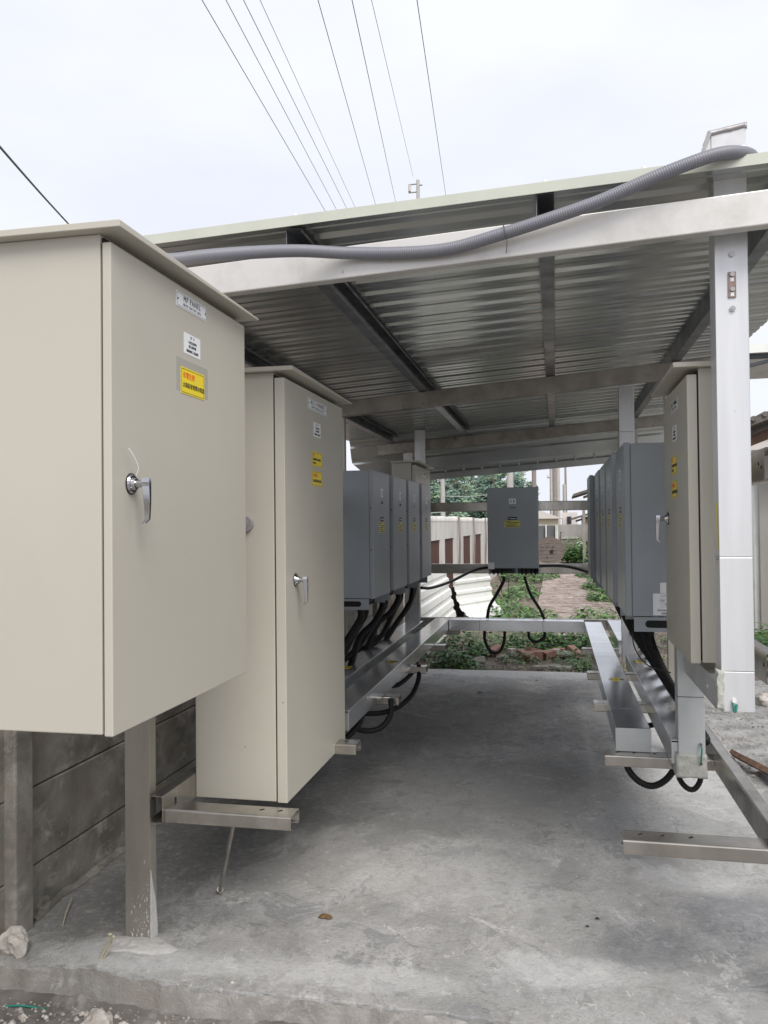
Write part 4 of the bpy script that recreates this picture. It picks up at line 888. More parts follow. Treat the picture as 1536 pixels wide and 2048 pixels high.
# middle-distance
rl = thing('cable_reel', 'weathered wooden cable reel lying upright beyond the middle inverter', 'cable reel', (-.25, 30.9, 0))
def reel_flange(yc):
    rr3 = .52; cz = .53; n_ = 8
    for i in range(n_):
        za, zb = cz-rr3+2*rr3*i/n_+.004, cz-rr3+2*rr3*(i+1)/n_-.004; mb = MB(); q = []
        wa = math.sqrt(max(0.001, rr3**2-(za-cz)**2)); wb = math.sqrt(max(.001, rr3**2-(zb-cz)**2)); jy = R.uniform(-.006, .006)
        mb.hexa([(-.22-wa, yc+jy, za), (-.22+wa, yc+jy, za), (-.22+wa, yc+.045+jy, za), (-.22-wa, yc+.045+jy, za), (-.22-wb, yc+jy, zb), (-.22+wb, yc+jy, zb), (-.22+wb, yc+.045+jy, zb), (-.22-wb, yc+.045+jy, zb)])
        mb.obj('plank', 'old_wood', rl)
reel_flange(30.6); reel_flange(31.2)
mb = MB(); mb.cyl((-.22, 30.66, .53), (-.22, 31.2, .53), .3, n=24); mb.obj('drum', 'old_wood', rl)
mb = MB(); mb.cyl((-.15, 30.57, .50), (-.15, 30.595, .50), .075, n=4); mb.obj('axle_hole', 'black_void', rl)
for dx_, dz_ in ((-.17, .14), (.04, .18), (.05, .06), (-.15, -.2)):
    mb = MB(); mb.cyl((-.15+dx_, 30.58, .5+dz_), (-.15+dx_, 30.595, .5+dz_), .017, n=8); mb.obj('bolt', 'black_void', rl)
# grey yard wall and small things
tw = thing('yard_wall', 'long pale grey cement wall closing the yard behind the cable reel', 'wall', (3, 46, 0))
mb = MB(); mb.box(-1.9, 9, 46, 46.25, -.3, 1.45); mb.obj('wall_face', 'grey_wall', tw)
mb = MB(); mb.box(.35, 1.25, 45.93, 45.995, .68, .73); mb.obj('pipe_rail', 'sheet_white', tw)
zf_ = thing('zinc_fence', 'grey corrugated zinc sheet fence beside the middle inverter', 'fence', (-.3, 38, 0))
mb = MB(); vs = []; nr = 26
for i in range(nr*2+1):
    x = -1.0+1.05*i/(nr*2); vs += [(x, 38+(.03 if i % 2 else 0), -.1), (x, 38+(.03 if i % 2 else 0), 1.42)]
mb.add(vs, [(2*i, 2*i+1, 2*i+3, 2*i+2) for i in range(nr*2)]); mb.obj('sheet', 'zinc_fence', zf_, solid=.003)
for x in (-.42, .02, .09):
    mb = MB(); mb.box(x-.025, x+.025, 37.88, 37.97, -.1, 1.46); mb.obj('fence_post', 'sheet_white', zf_)
mb = MB(); mb.tube([(.22, 36, 0), (.215, 36, .4), (.2, 36, .8), (.21, 36, 1.15)], .022, 6, step=.2)
for i in range(9): mb.tube([(.21, 36, .2+.11*i), (.21+R.uniform(-.06, .06), 36, .26+.11*i)], .018, 5, step=.05)
tag(mb.obj('dead_stump', 'bark'), 'thin dark dead stem standing behind the cable reel', 'dead tree')
# white sacks
for i, (x, y, z, s_, lb) in enumerate(((1.02, 36, .42, .30, 'upper white plastic sack beside the thin steel post'), (1.05, 35.6, .08, .33, 'lower white plastic sack in the weeds'), (1.6, 36.2, .3, .34, 'white plastic sack right of the thin steel post'))):
    bm = bmesh.new(); bmesh.ops.create_icosphere(bm, subdivisions=3, radius=s_*.62)
    mb = MB(); idx = {v: k for k, v in enumerate(bm.verts)}
    mb.add([(x+v.co.x*(1+.25*nz(v.co.x, v.co.y, v.co.z+i, 6)), y+v.co.y, max(0, z+s_*.5+v.co.z*(.85+.3*nz(v.co.x, v.co.y, i, 8)))) for v in bm.verts], [[idx[v] for v in f.verts] for f in bm.faces], 0, False); bm.free()
    tag(mb.obj('sack', 'bag_white'), lb, 'sack', 'white sacks')
mb = MB(); mb.box(1.005, 1.115, 32, 32.1, -.1, 2.3); tag(mb.obj('steel_post', 'post_steel', bevel=.004), 'thin brownish steel post standing in the weeds beyond the rear rack', 'post')
# shed with tiled eave, centre-right
def shed(name, label, x0, x1, y0, y1, ze, zr, drop, wallmt='building_pale'):
    t = thing(name, label, 'shed', ((x0+x1)/2, y0, 0))
    mb = MB(); mb.box(x0, x1, y0, y1, -.2, ze); mb.obj('wall', wallmt, t)
    mb = MB(); mb.hexa([(x0-drop, y0-.6, ze-.22), (x1, y0-.6, zr-.06), (x1, y1, zr-.06), (x0-drop, y1, ze-.22), (x0-drop, y0-.6, ze-.10), (x1, y0-.6, zr+.10), (x1, y1, zr+.10), (x0-drop, y1, ze-.10)]); mb.obj('roof', 'tile_roof', t)
    for i in range(4):
        yy = y0-.45+i*.16; mb = MB(); mb.hexa([(x0-drop*.6, yy, ze-.32), (x1, yy, zr-.25), (x1, yy+.06, zr-.25), (x0-drop*.6, yy+.06, ze-.32), (x0-drop*.6, yy, ze-.21), (x1, yy, zr-.09), (x1, yy+.06, zr-.09), (x0-drop*.6, yy+.06, ze-.21)]); mb.obj('rafter', 'rafter_wood', t)
    return t
shed('tiled_shed', 'brown-eaved old shed behind the rear rack at centre right', 2.0, 6.0, 40, 44, 3.0, 4.4, 1.15, 'rafter_wood')
shed('tiled_shed', 'far grey-roofed shed just above the pale yard wall', 1.6, 3.2, 50, 53, 1.9, 2.4, .7, 'building_pale')
t = thing('house', 'small cream house with a shallow gable beyond the zinc fence', 'house', (-1.5, 60, 0))
mb = MB(); mb.box(-3.5, .2, 60, 64, -.2, 1.9); mb.obj('wall', 'building_yellow', t)
mb = MB(); mb.add([(-3.8, 59.6, 1.85), (.5, 59.6, 1.85), (.5, 64, 1.85), (-3.8, 64, 1.85), (-1.6, 59.6, 2.65), (-1.6, 64, 2.65)], [(0, 1, 4), (3, 5, 2), (0, 4, 5, 3), (1, 2, 5, 4), (0, 3, 2, 1)]); mb.obj('roof', 'building_pale', t)
mb = MB(); mb.box(.5, 1.6, 62, 66, -.2, 2.3); t2 = thing('house', 'narrow pale building between the poles with a dark window', 'house', (1, 62, 0)); mb.obj('wall', 'building_pale', t2)
mb = MB(); mb.box(.85, 1.15, 61.9, 61.98, 1.45, 2.0); mb.obj('window', 'glass_dark', t2)
# tall pale building behind the right inverters
t = thing('tall_building', 'plain pale pinkish building rising behind the right row of inverters', 'building', (6.5, 38, 0))
mb = MB(); mb.box(3.05, 9, 34, 40, -.2, 4.8); mb.obj('wall', 'building_pale', t); mb = MB(); mb.box(3.0, 9.1, 33.9, 40.1, 4.802, 4.95); mb.obj('parapet', 'grey_wall', t)
# old building at the right edge
t = thing('old_building', 'old tile-roofed building with exposed rafters at the right edge', 'building', (5, 12, 0))
mb = MB(); mb.box(3.6, 8, 15, 20, -.1, 2.3); mb.obj('wall', 'grey_wall', t)
mb = MB(); mb.box(3.25, 3.6, 15.3, 19.5, -.1, 2.3); mb.obj('dark_doorway', 'black_void', t)
mb = MB(); mb.hexa([(2.35, 11.2, 2.72), (6.5, 11.2, 4.3), (6.5, 20, 4.3), (2.35, 20, 2.72), (2.35, 11.2, 2.80), (6.5, 11.2, 4.42), (6.5, 20, 4.42), (2.35, 20, 2.80)]); mb.obj('roof', 'tile_roof', t)
for i in range(22):
    x = 2.35+i*.14; z = 2.80+(x-2.35)*.388; mb = MB(); mb.cyl((x, 11.17, z), (x, 13.5, z), .035, n=8); mb.obj('ridge_tile', 'tile_roof', t)
for i in range(3):
    y = 11.4+i*1.4; mb = MB(); mb.hexa([(2.45, y, 2.50), (6.4, y, 4.05), (6.4, y+.1, 4.05), (2.45, y+.1, 2.50), (2.45, y, 2.64), (6.4, y, 4.2), (6.4, y+.1, 4.2), (2.45, y+.1, 2.64)]); mb.obj('rafter', 'rafter_wood', t)
mb = MB(); mb.box(2.62, 4.5, 12.6, 19, 2.06, 2.45); mb.obj('lintel', 'rafter_wood', t)
t = thing('concrete_column', 'stained pale concrete column at the right edge below the open rail end', 'column', (2.95, 12.4, 0))
mb = MB(); mb.box(2.74, 2.80, 12.38, 12.6, -.1, 2.55); mb.obj('edge_strip', 'sheet_white', t); mb = MB(); mb.box(2.8, 3.2, 12.3, 12.7, -.1, 2.55); mb.obj('shaft', 'grey_wall', t)
mb = MB(); mb.box(2.0, 3.4, 14.5, 14.6, 1.3, 1.6); mb.box(2.0, 3.4, 14.5, 14.6, .55, .62); tag(mb.obj('guard_rail', 'sheet_white'), 'pale horizontal boards between the upright duct and the column', 'railing')
# neighbouring canopy at far right edge
t = thing('neighbour_canopy', 'edge of a pale neighbouring canopy at the right edge of the sky', 'canopy', (4, 9, 2))
mb = MB(); mb.hexa([(1.72, 8.0, 3.085), (4, 8, 3.10), (4, 9.5, 3.10), (1.72, 9.5, 3.085), (1.72, 8.0, 3.165), (4, 8, 3.20), (4, 9.5, 3.20), (1.72, 9.5, 3.165)]); mb.obj('fascia', 'sheet_white', t)
for a, b_, c in ((3.045, 3.080, .012), (2.955, 2.985, .5)):
    mb = MB(); mb.hexa([(1.72, 8.05, a), (4, 8.05, a+c), (4, 8.1, a+c), (1.72, 8.1, a), (1.72, 8.05, b_), (4, 8.05, b_+c), (4, 8.1, b_+c), (1.72, 8.1, b_)]); mb.obj('girder', 'grey_paint_dark', t)
mb = MB(); mb.box(3.9, 4.0, 8.1, 8.2, -.1, 3.25); mb.obj('post', 'steel', t)

# ------------------------------------------------------------------ poles
def pole(x, y, h, r0_, r1_, label, mt='pole_concrete', arms=(), top=None):
    t = thing('utility_pole', label, 'utility pole', (x, y, -.2), 'utility poles')
    mb = MB(); mb.cyl((x, y, -.2), (x, y, h), r0_, r1_, n=14); mb.obj('shaft', mt, t)
    for (z, wd) in arms:
        mb = MB(); mb.box(x-wd, x+wd, y-.05, y+.05, z-.05, z+.05); a = mb.obj('crossarm', 'pole_brown', t)
        for q in (-wd+.05, 0, wd-.05):
            m2 = MB(); m2.cyl((x+q, y, z+.05), (x+q, y, z+.28), .05, .03, n=8); m2.obj('insulator', 'building_pale', a)
    if top: mb = MB(); mb.cyl((x, y, h), (x, y, h+top), .03, n=6); mb.obj('mast', 'pole_brown', t)
def at(px, Y):   # world X for an image column at distance Y
    return Y*math.tan(math.atan((px-768)/FPX)-YAW)
pole(at(886, 45), 45, 5.3, .16, .10, 'slender white concrete pole in front of the bamboo at left')
pole(at(1021, 34), 34, 9.5, .15, .12, 'thick pale pole rising directly behind the middle inverter')
pole(at(1069, 30), 30, 9.0, .085, .075, 'brown wooden pole just right of the middle inverter', 'pole_brown')
pole(at(1103, 75), 75, 7.0, .15, .12, 'thin shorter pole, leftmost of the far cluster of three', arms=((5.6, .35),))
pole(at(1110, 70), 70, 7.2, .19, .17, 'brownish thick pole, middle of the far cluster of three', 'pole_brown')
pole(at(1117, 90), 90, 12.2, .22, .18, 'tallest far pole with a wide crossarm', arms=((12.0, 1.0),), top=1.3)
pole(at(1132, 110), 110, 10.5, .2, .12, 'far dark pole with a crossarm of big insulators', 'pole_brown', arms=((10.3, .9),), top=2.0)
pole(at(1129, 80), 80, 5.2, .17, .15, 'short grey pole right of the far cluster')
pole(at(1045, 160), 160, 14.2, .2, .15, 'faint distant pole beside the bamboo edge', arms=((11.5, 1.2), (12.6, .9)), top=1.5)
# pole above the roof with bracket
X_ = at(843, 40); t = thing('utility_pole', 'pole top with a side insulator bracket sticking up over the canopy roof', 'utility pole', (X_, 40, 0), 'utility poles')
mb = MB(); mb.cyl((X_, 40, -.2), (X_, 40, 18.65), .16, .085, n=12); mb.obj('shaft', 'pole_concrete', t)
for z in (18.45, 18.05):
    mb = MB(); mb.box(X_-.48, X_+.02, 39.96, 40.0, z-.025, z+.025); mb.obj('bracket_arm', 'pole_brown', t)
mb = MB(); mb.cyl((X_-.42, 39.95, 18.1), (X_-.42, 39.95, 18.42), .07, n=10); mb.obj('insulator', 'building_pale', t)
mb = MB(); mb.box(X_-.02, X_+.22, 39.96, 40.0, 18.35, 18.4); mb.obj('pin', 'pole_brown', t)
# ------------------------------------------------------------------ overhead wires: straight runs along Y, sagging slightly
def ray_pt(px, py, Y):
    d = fw+rr*((px-768)/FPX)+uu*((1024-py)/FPX); return Vector((0, 0, 1.55))+d*(Y/d.y)
WIRES = [((404, 0), (655, 430), 9, 30, .011, 'leftmost of the overhead wires'), ((452, 0), (677, 427), 9, 32, .010, 'second overhead wire from the left'), ((487, 0), (697, 424), 9, 33, .010, 'third overhead wire from the left'),
         ((520, 0), (713, 421), 9, 34, .008, 'fourth overhead wire from the left, thinner'), ((636, 0), (753, 416), 9, 36, .011, 'fifth overhead wire from the left'), ((704, 0), (793, 412), 9, 38, .011, 'sixth overhead wire from the left'),
         ((743, 0), (826, 352), 9, 39.9, .007, 'thin overhead wire running to the pole bracket'), ((834, 0), (893, 400), 9, 38, .011, 'rightmost of the overhead wires')]
for (a, b_, ya, yb, r_, lb) in WIRES:
    pa, pb = ray_pt(*a, ya), ray_pt(*b_, yb); d = pb-pa; pa2 = pa-d*.35; pb2 = pb+d*(.45 if 'bracket' not in lb else 0)
    mb = MB(); N = 24; pts = []
    for i in range(N+1): pts.append(pa2.lerp(pb2, i/N))
    rn = r_*.45; mb.tube([pts[0], pts[N//2], pts[-1]], lambda t, rn=rn: rn*(.8+1.4*t), 6, step=2.0); tag(mb.obj('overhead_wire', 'wire_dark'), lb, 'wire', 'overhead wires')
pa, pb = ray_pt(-60, 225, 4.0), ray_pt(150, 462, 8); mb = MB(); mb.tube([pa, (pa+pb)/2+Vector((0, 0, -.01)), pb], .0085, 8, ridge=.15, pitch=.03); tag(mb.obj('twisted_cable', 'wire_dark'), 'dark twisted cable at the upper left edge above the near cabinet', 'cable')
# wires among far poles
for (p, q, r_, lb) in (((at(1069, 30), 30, 6.2), (at(1103, 75), 75, 6.4), .02, 'faint wire between the wooden pole and the far cluster'), ((at(1117, 90)-.9, 90, 12.2), (at(1045, 160), 160, 12.7), .03, 'faint wire left of the tallest far pole'), ((at(1132, 110)+.8, 110, 10.5), (24, 110, 10.2), .03, 'faint wire right of the far dark pole'),
                       ((at(886, 45), 45, 3.1), (at(1021, 34), 34, 2.9), .012, 'pale wire crossing in front of the bamboo, upper'), ((at(886, 45)-6, 45, 2.3), (at(1021, 34), 34, 2.2), .012, 'pale wire crossing in front of the bamboo, lower')):
    p, q = Vector(p), Vector(q); mb = MB(); mb.tube([p, (p+q)/2-Vector((0, 0, .012*(q-p).length)), q], r_, 5, step=1.5); tag(mb.obj('overhead_wire', 'wire_dark' if 'pale' not in lb else 'sheet_white'), lb, 'wire', 'far wires')

# ------------------------------------------------------------------ bamboo grove
def foliage(mb, cx, cy, cz, rx, ry, rz_, n_, size, rnd, mis=2, flat=.5):
    for _ in range(n_):
        u = Vector((rnd.gauss(0, 1), rnd.gauss(0, 1), rnd.gauss(0, 1))).normalized()*(rnd.random()**.45)
        p = Vector((cx+u.x*rx, cy+u.y*ry, cz+u.z*rz_)); a = Vector((rnd.gauss(0, 1), rnd.gauss(0, 1), rnd.gauss(0, flat))).normalized(); c = a.orthogonal().normalized()
        c = (c+Vector((0, 0, rnd.uniform(-.4, .4)))).normalized(); s = size*rnd.uniform(.6, 1.5)
        mb.add([p-a*s, p-c*s*.35, p+a*s, p+c*s*.35], [(0, 1, 2, 3)], rnd.randrange(mis))
rg = random.Random(11)
px_list = [(800, 6.2), (838, 6.6), (868, 6.8), (890, 6.4), (912, 6.0), (935, 6.3), (958, 6.9), (980, 7.0), (1002, 6.7), (1020, 6.2), (1038, 5.6), (760, 6.5), (715, 6.0)]
pos = ['leftmost visible', 'second', 'third', 'fourth', 'fifth', 'sixth', 'seventh', 'eighth', 'ninth', 'tenth', 'rightmost']
for i, (px, H_) in enumerate(px_list):
    Y_ = 78+rg.uniform(-5, 6); X_ = at(px, Y_); t = thing('bamboo_clump', 'bamboo clump in the far green grove, '+(pos[i]+' from the left' if i < 10 and i else (pos[i] if i < 11 else ('behind the left inverter row, nearer the middle', 'behind the left inverter row, outermost')[i-11])), 'bamboo', (X_, Y_, -.2), 'bamboo clumps in the far grove')
    mb = MB()
    for k in range(5):
        xo = X_+rg.uniform(-1.2, 1.2); top = (xo+rg.uniform(-1.2, 1.2), Y_+rg.uniform(-.5, .5), H_*rg.uniform(.8, .98)); mb.tube([(xo, Y_, -.2), ((xo*.6+top[0]*.4), Y_, H_*.6), top], .05, 5, step=1.2)
    mb.obj('stems', 'bark', t)
    mb = MB()
    for k in range(22):
        a = rg.uniform(-1.6, 1.6); z = .3+(H_-1.2)*k/21
        foliage(mb, X_+a, Y_+rg.uniform(-1, 1), z, rg.uniform(.55, 1.0), .9, rg.uniform(.5, .95), 210, .19, rg)
    for k in range(5):
        a = rg.uniform(-1.3, 1.3); foliage(mb, X_+a, Y_, H_-rg.uniform(.1, .5), .5, .4, .28, 90, .14, rg)
    mb.obj('crown', ['bamboo_a', 'bamboo_b'], t, recalc=False)

# ------------------------------------------------------------------ weeds
def leafy(mb, cx, cy, z0, rx, ry, h, n_, size, rnd, pal=(0, 1)):
    for _ in range(n_):
        a = rnd.uniform(0, 2*math.pi); rr_ = math.sqrt(rnd.random()); x = cx+rx*rr_*math.cos(a); y = cy+ry*rr_*math.sin(a)
        z = z0+h*(1-rr_**2*.75)*rnd.uniform(.15, 1.0)
        d = Vector((math.cos(a)+rnd.gauss(0, .6), math.sin(a)+rnd.gauss(0, .6), rnd.uniform(-.5, .35))).normalized(); s = size*rnd.uniform(.55, 1.3)
        side = d.cross(Vector((0, 0, 1))).normalized(); up = side.cross(d); p = Vector((x, y, z)); wdt = s*.36
        vs = [p, p+d*s*.35+side*wdt+up*s*.10, p+d*s*.75+side*wdt*.7, p+d*s-up*s*.12, p+d*s*.75-side*wdt*.7, p+d*s*.35-side*wdt+up*s*.10, p+d*s*.5]
        mb.add(vs, [(0, 1, 6), (1, 2, 6), (2, 3, 6), (3, 4, 6), (4, 5, 6), (5, 0, 6)], rnd.choice(pal))
def weed(label, cx, cy, rx, ry, h, n_, size, rnd, pal=(0, 1), grp='leafy weeds behind the slab', z0=-.02):
    t = thing('weed_plant', label, 'weed', (cx, cy, z0), grp)
    mb = MB()
    for k in range(7):
        a = rnd.uniform(0, 6.28); mb.tube([(cx, cy, z0-.03), (cx+rx*.4*math.cos(a), cy+ry*.4*math.sin(a), z0+h*.6), (cx+rx*.8*math.cos(a), cy+ry*.8*math.sin(a), z0+h*.8)], .003, 5, step=.05)
    mb.obj('stem', 'leaf_b', t); mb = MB(); leafy(mb, cx, cy, z0, rx, ry, h, n_, size, rnd, pal); mb.obj('leaves', ['leaf_a', 'leaf_b', 'leaf_c'], t, recalc=False)
rw = random.Random(5)
WE = [('dark leafy weed at the left end of the slab edge', -1.12, 8.98, .24, .16, .20, 420, .055), ('dense weed under the far end of the left duct', -1.12, 9.75, .30, .30, .30, 620, .06),
      ('weed behind the loop left of the cross duct', -.62, 10.25, .34, .3, .22, 380, .055), ('thick weed below the middle of the cross duct', -.28, 10.5, .38, .3, .30, 620, .06),
      ('thick weed right of the cable loops', .12, 10.55, .34, .3, .30, 560, .06), ('weed at the right end behind the cross duct', .42, 10.3, .28, .3, .28, 420, .06),
      ('sparse weed among the brick pieces', -.42, 9.4, .22, .15, .12, 130, .045), ('small weed beside the right aisle duct at the slab edge', .25, 9.1, .16, .14, .10, 110, .045),
      ('low weed between the bricks and the right duct', .20, 9.55, .26, .2, .15, 150, .05), ('pale leafy weed seen above the cross duct at left', -.72, 13.6, .42, .5, .30, 420, .075),
      ('pale leafy weed above the cross duct, middle', -.28, 13.2, .35, .4, .25, 300, .075), ('leafy weed above the cross duct at right', .58, 13.0, .42, .35, .30, 380, .08),
      ('weed in front of the curled sheet', -1.05, 15.5, .30, .6, .30, 300, .08), ('weed row along the left of the path', -.75, 18, .35, 1.2, .30, 420, .09),
      ('weed mass below the middle inverter', -.75, 23.5, .8, 1.6, .45, 700, .12), ('weed at the right edge of the path, nearest', 1.02, 16.8, .42, .7, .35, 520, .09),
      ('weed at the right edge of the path, middle', 1.05, 19.5, .42, .9, .42, 520, .10), ('weed at the right edge of the path, farther', 1.1, 24, .5, 1.4, .5, 520, .12),
      ('small tuft on the near part of the path edge', .2, 12.1, .2, .2, .14, 90, .05)]
for (lb, cx, cy, rx, ry, h, n_, s_) in WE: weed(lb, cx, cy, rx, ry, h, n_, s_, rw, (0, 0, 1) if cy < 12 else (0, 1, 1))
weed('broad dark-leaved bush right of the cable reel', 1.15, 33, .9, .7, .85, 1500, .15, rw, (0, 0, 1)); weed('yellow-green feathery bush behind the cable reel', .75, 35, .8, .7, 1.05, 2600, .08, rw, (2, 2, 1))
weed('dark bush at the foot of the thin steel post', 1.9, 31.5, .8, .7, .8, 1100, .15, rw, (0, 0, 1))
weed('leafy bush below the concrete column at the right edge', 2.55, 9.9, .5, .6, .35, 800, .07, rw, (0, 1)); weed('bushes in front of the right building', 3.1, 11.2, .8, .5, .35, 700, .08, rw, (0, 1))
# ground cover
mb = MB(); rc = random.Random(21)
for _ in range(900):
    x = rc.uniform(-1.6, 1.5); y = 8.85+rc.random()**1.5*16
    if -.25 < x < .95 and y > 12.3: continue
    if nz(x, y, 0, 1.3) < -.02: continue
    leafy(mb, x, y, -.03, .07, .07, .06, 5, .03+.002*y, rc, (0, 1))
tag(mb.obj('ground_cover', ['leaf_a', 'leaf_b', 'leaf_c'], recalc=False), None, None, None, 'stuff')
mb = MB()
for _ in range(1500):
    x = rc.uniform(-1.7, 1.7); y = 8.8+rc.random()**1.5*10
    if -.3 < x < 1.0 and y > 12.2: continue
    a = rc.uniform(0, 6.28); l_ = rc.uniform(.03, .13); lean = rc.uniform(.1, .9)*l_; wv = .0018+.0012*rc.random()
    z = -.03; tx, ty = x+lean*math.cos(a), y+lean*math.sin(a)
    mb.add([(x-wv, y, z), (x+wv, y, z), (tx, ty, z+l_)], [(0, 1, 2)], rc.choice((0, 0, 1)))
tag(mb.obj('dry_grass', ['straw', 'leaf_b'], recalc=False), None, None, None, 'stuff')
# ------------------------------------------------------------------ stones, bricks
def rock(name, label, x, y, z, s, mt, rnd, flat=.6, grp=None, cat='stone', rough=.35):
    bm = bmesh.new(); bmesh.ops.create_icosphere(bm, subdivisions=3, radius=1); mb = MB(); idx = {v: k for k, v in enumerate(bm.verts)}; o_ = rnd.uniform(0, 50)
    sx_, sy_ = rnd.uniform(.8, 1.3), rnd.uniform(.7, 1.1); vs = []
    for v in bm.verts:
        c = v.co; k = 1+rough*nz(c.x+o_, c.y, c.z, 1.1)+rough*.4*nz(c.x+o_, c.y, c.z, 3.2)
        vs.append((x+c.x*s*sx_*k, y+c.y*s*sy_*k, z+c.z*s*flat*k))
    mb.add(vs, [[idx[v] for v in f.verts] for f in bm.faces], 0, False); bm.free()
    return tag(mb.obj(name, mt), label, cat, grp)
rs_ = random.Random(9)
rock('stone', 'pale rough rock at the foot of the left wall column', -1.945, 2.66, .035, .048, 'stone_pale', rs_, 1.0, rough=.6)
rock('stone', 'cracked pale mortar lump below the slab edge at lower left', -1.50, 2.475, -.085, .062, 'stone_pale', rs_, .45, rough=.5)
rock('stone', 'small lump beside the cracked mortar lump', -1.405, 2.47, -.085, .026, 'stone_pale', rs_, .6)
rock('stone', 'tiny pale chip on the slab in front of the near left post', -1.09, 2.63, .004, .009, 'stone_pale', rs_, .6)
rock('stone', 'rounded stone left of the brick pieces', -.86, 9.35, .0, .07, 'stone', rs_, .6); rock('stone', 'flat stone behind the rounded one', -.62, 9.6, .0, .08, 'stone', rs_, .35)
rock('stone', 'stone by the curled sheet foot', -.98, 14.0, .03, .08, 'stone_pale', rs_, .7); rock('stone', 'rounded stone in front of the bricks at right', .1, 9.85, .0, .09, 'stone', rs_, .5)
rock('stone', 'pale stone on the rubble right of the upright duct', 1.75, 7.6, .0, .09, 'stone_pale', rs_, .6)
mb = MB(); rng = random.Random(31)
def pebble(mb, x, y, z, s, rnd):
    o_ = Vector((x, y, z)); vs = [o_+Vector((rnd.uniform(.6, 1)*s*a, rnd.uniform(.6, 1)*s*b_, rnd.uniform(.4, .8)*s*c)) for a, b_, c in ((1, 0, 0), (0, 1, 0), (-1, 0, 0), (0, -1, 0), (0, 0, 1), (0, 0, -1))]
    mb.add(vs, [(0, 1, 4), (1, 2, 4), (2, 3, 4), (3, 0, 4), (1, 0, 5), (2, 1, 5), (3, 2, 5), (0, 3, 5)])
for _ in range(1500): x = rng.uniform(-2.6, .3); y = 2.56-abs(rng.gauss(0, .2)); pebble(mb, x, y, nzf(x, y)+.001, rng.uniform(.002, .011)*(1.6 if rng.random() < .06 else 1), rng)
tag(mb.obj('gravel', 'stone'), None, None, None, 'stuff')
mb = MB()
for _ in range(4200): x = rng.uniform(1.1, 4.5); y = rng.uniform(2.6, 8.6); pebble(mb, x, y, rz(x, y)+.002, rng.uniform(.004, .02)*(1.8 if rng.random() < .05 else 1), rng)
tag(mb.obj('rubble_gravel', 'stone'), None, None, None, 'stuff')
mb = MB()
for _ in range(2200): x = rng.uniform(-1.8, 1.8); y = 8.78+rng.random()**1.6*8; pebble(mb, x, y, -.02+.03*nz(x, y, 0, 1.1), rng.uniform(.006, .024), rng)
tag(mb.obj('yard_gravel', 'stone'), None, None, None, 'stuff')
mb = MB()
for _ in range(1100): x = rng.uniform(-1.98, 1.0) if rng.random() < .5 else -1.98+abs(rng.gauss(0, .25)); y = 2.63+5.9*rng.random()**1.5; pebble(mb, x, y, slab_z(x, y)+.001, rng.uniform(.0012, .0042), rng)
tag(mb.obj('slab_grit', 'stone'), None, None, None, 'stuff')
BR = [(-.40, 9.72), (-.28, 9.86), (-.14, 9.78), (-.03, 9.9), (.03, 10.0), (-.22, 9.62), (-.32, 9.5), (-.52, 9.82), (-.08, 9.66), (.2, 9.95), (-.72, 9.9)]
whb = ['leftmost reddish', 'second', 'middle', 'upright', 'rear', 'front', 'lowest', 'chipped', 'small', 'right-hand', 'far-left']
for i, (x, y) in enumerate(BR):
    a = rs_.uniform(0, 3.1); L_, W_, H_ = rs_.uniform(.05, .1), rs_.uniform(.04, .055), rs_.uniform(.03, .05); tz = rs_.uniform(-.35, .35)*(2.5 if i == 4 else 1)
    bm = bmesh.new(); bmesh.ops.create_cube(bm, size=2); bmesh.ops.subdivide_edges(bm, edges=bm.edges, cuts=2, use_grid_fill=True); M = Matrix.Translation((x, y, .025))@Matrix.Rotation(a, 4, 'Z')@Matrix.Rotation(tz, 4, 'Y')
    mb = MB(); idx = {v: k for k, v in enumerate(bm.verts)}; mb.add([M@Vector((v.co.x*L_*(1+.2*nz(v.co.x, v.co.y, i, 2)), v.co.y*W_*(1+.15*nz(v.co.y, v.co.z, i, 2)), v.co.z*H_)) for v in bm.verts], [[idx[v] for v in f.verts] for f in bm.faces]); bm.free()
    tag(mb.obj('broken_brick', 'brick' if i % 4 != 3 else 'stone_pale', bevel=.004), whb[i]+' piece of the broken bricks behind the slab edge', 'brick', 'broken bricks behind the slab')
# flat tile shards at slab edge
for i, (x, y) in enumerate(((-.17, 9.0), (-.05, 9.05), (.06, 8.98))):
    mb = MB(); mb.hexa([(x-.09, y-.03, -.01), (x+.07, y-.05, -.01), (x+.09, y+.03, -.01), (x-.06, y+.04, -.01), (x-.09, y-.03, .008), (x+.07, y-.05, .012), (x+.09, y+.03, .02), (x-.06, y+.04, .012)]); tag(mb.obj('stone_shard', 'stone'), ['left', 'middle', 'right'][i]+' flat grey shard lying at the far slab edge', 'shard', 'flat shards at the slab edge')
# rotten wood plank on rubble
mb = MB(); vs = []
for i in range(13):
    t = i/12; x = 1.12+.33*t; y = 5.75-1.05*t; wd = .025+.045*t*(1-.3*nz(t, 0, 0, 9)); z = .035+.012*nz(t, 1, 0, 6)
    vs += [(x-wd, y-wd*.3, z), (x-wd*.3, y, z+.02), (x+wd, y+wd*.3, z), (x, y, z-.03)]
mb.add(vs, [(4*i+j, 4*i+(j+1) % 4, 4*(i+1)+(j+1) % 4, 4*(i+1)+j) for i in range(12) for j in range(4)])
tag(mb.obj('rotten_plank', 'rot_wood'), 'rotten reddish splintered plank on the rubble at right', 'plank')
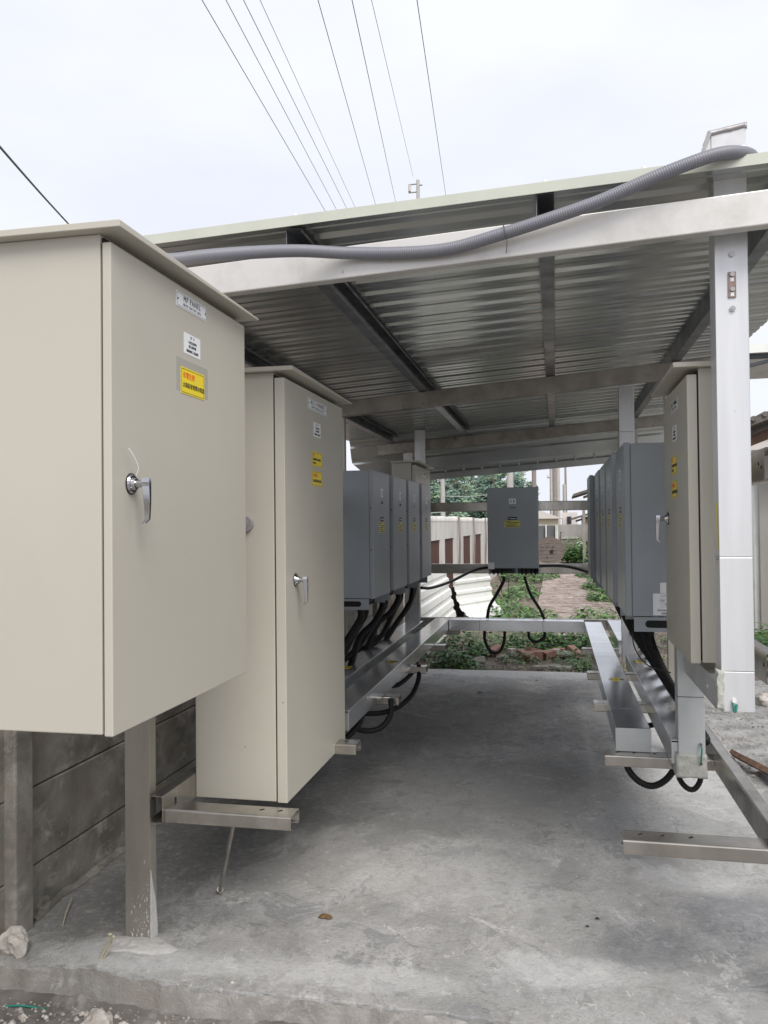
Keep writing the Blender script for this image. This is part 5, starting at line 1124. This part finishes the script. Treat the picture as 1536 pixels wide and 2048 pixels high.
# small litter on slab
mb = MB(); cx, cy = -.909, 3.132
pts = [(-.03, 0, .004), (-.015, .012, .012), (0, .008, .016), (.02, .012, .010), (.033, .0, .006), (.02, -.01, .004), (0, -.006, .003), (-.018, -.009, .006), (0, .001, .014)]
mb.add([(cx+a, cy+b_, c) for a, b_, c in pts], [(i, (i+1) % 8, 8) for i in range(8)]); tag(mb.obj('dead_leaf', 'dry_leaf', solid=.001), 'curled brown dead leaf on the slab', 'leaf')
mb = MB(); mb.tube([(-1.886, 2.868, .006), (-1.93, 2.96, .018), (-1.975, 3.07, .022)], .0022, 6, step=.02); tag(mb.obj('straw_stick', 'straw'), 'thin pale stick lying by the left wall', 'stick')
for i, (x, y, s_) in enumerate(((-.7, 7.55, .03), (-.2, 8.2, .018), (.1, 3.25, .008), (.14, 3.32, .01))):
    mb = MB(); mb.add([(x-s_, y, .003), (x, y+s_*.5, .008), (x+s_, y-s_*.2, .004), (x, y-s_*.5, .004)], [(0, 1, 2, 3)]); tag(mb.obj('dark_scrap', 'ink_black', solid=.002), ['dark scrap on the slab below the left duct end', 'small dark scrap near the far slab edge', 'tiny dark chip near the near right bracket', 'second tiny chip near the near right bracket'][i], 'scrap')
# dried weed stem in the mortar by the near post
mb = MB(); mb.tube([(-1.60, 2.645, .0), (-1.585, 2.645, .04), (-1.565, 2.64, .075), (-1.55, 2.635, .10), (-1.53, 2.63, .12)], lambda t: .007*(1-.3*t), 7, step=.008)
for (a, b_, c, s_) in ((-1.545, 2.63, .125, .012), (-1.53, 2.628, .118, .010), (-1.555, 2.637, .105, .009), (-1.52, 2.63, .105, .008)):
    pebble(mb, a, b_, c, s_, rs_)
mb.tube([(-1.58, 2.645, .03), (-1.56, 2.65, .06), (-1.55, 2.652, .09)], .003, 5, step=.01)
tag(mb.obj('dried_weed', 'straw'), 'dried cement-coated weed stem beside the near left post', 'dead weed')
mb = MB(); mb.tube([(-1.86, 2.50, -.085), (-1.80, 2.505, -.08), (-1.72, 2.51, -.084)], .0035, 6, step=.01); tag(mb.obj('green_string', 'green_wire'), 'short green string on the dirt at the lower left corner', 'string')
# fragments of cement on the near ground
cr_ = MB()
for i in range(60):
    x, y = rs_.uniform(-2.0, -1.0), rs_.uniform(2.3, 2.53); pebble(cr_, x, y, nzf(x, y)+.004, rs_.uniform(.009, .024), rs_)
tag(cr_.obj('cement_crumbs', 'stone_pale'), None, None, None, 'stuff')
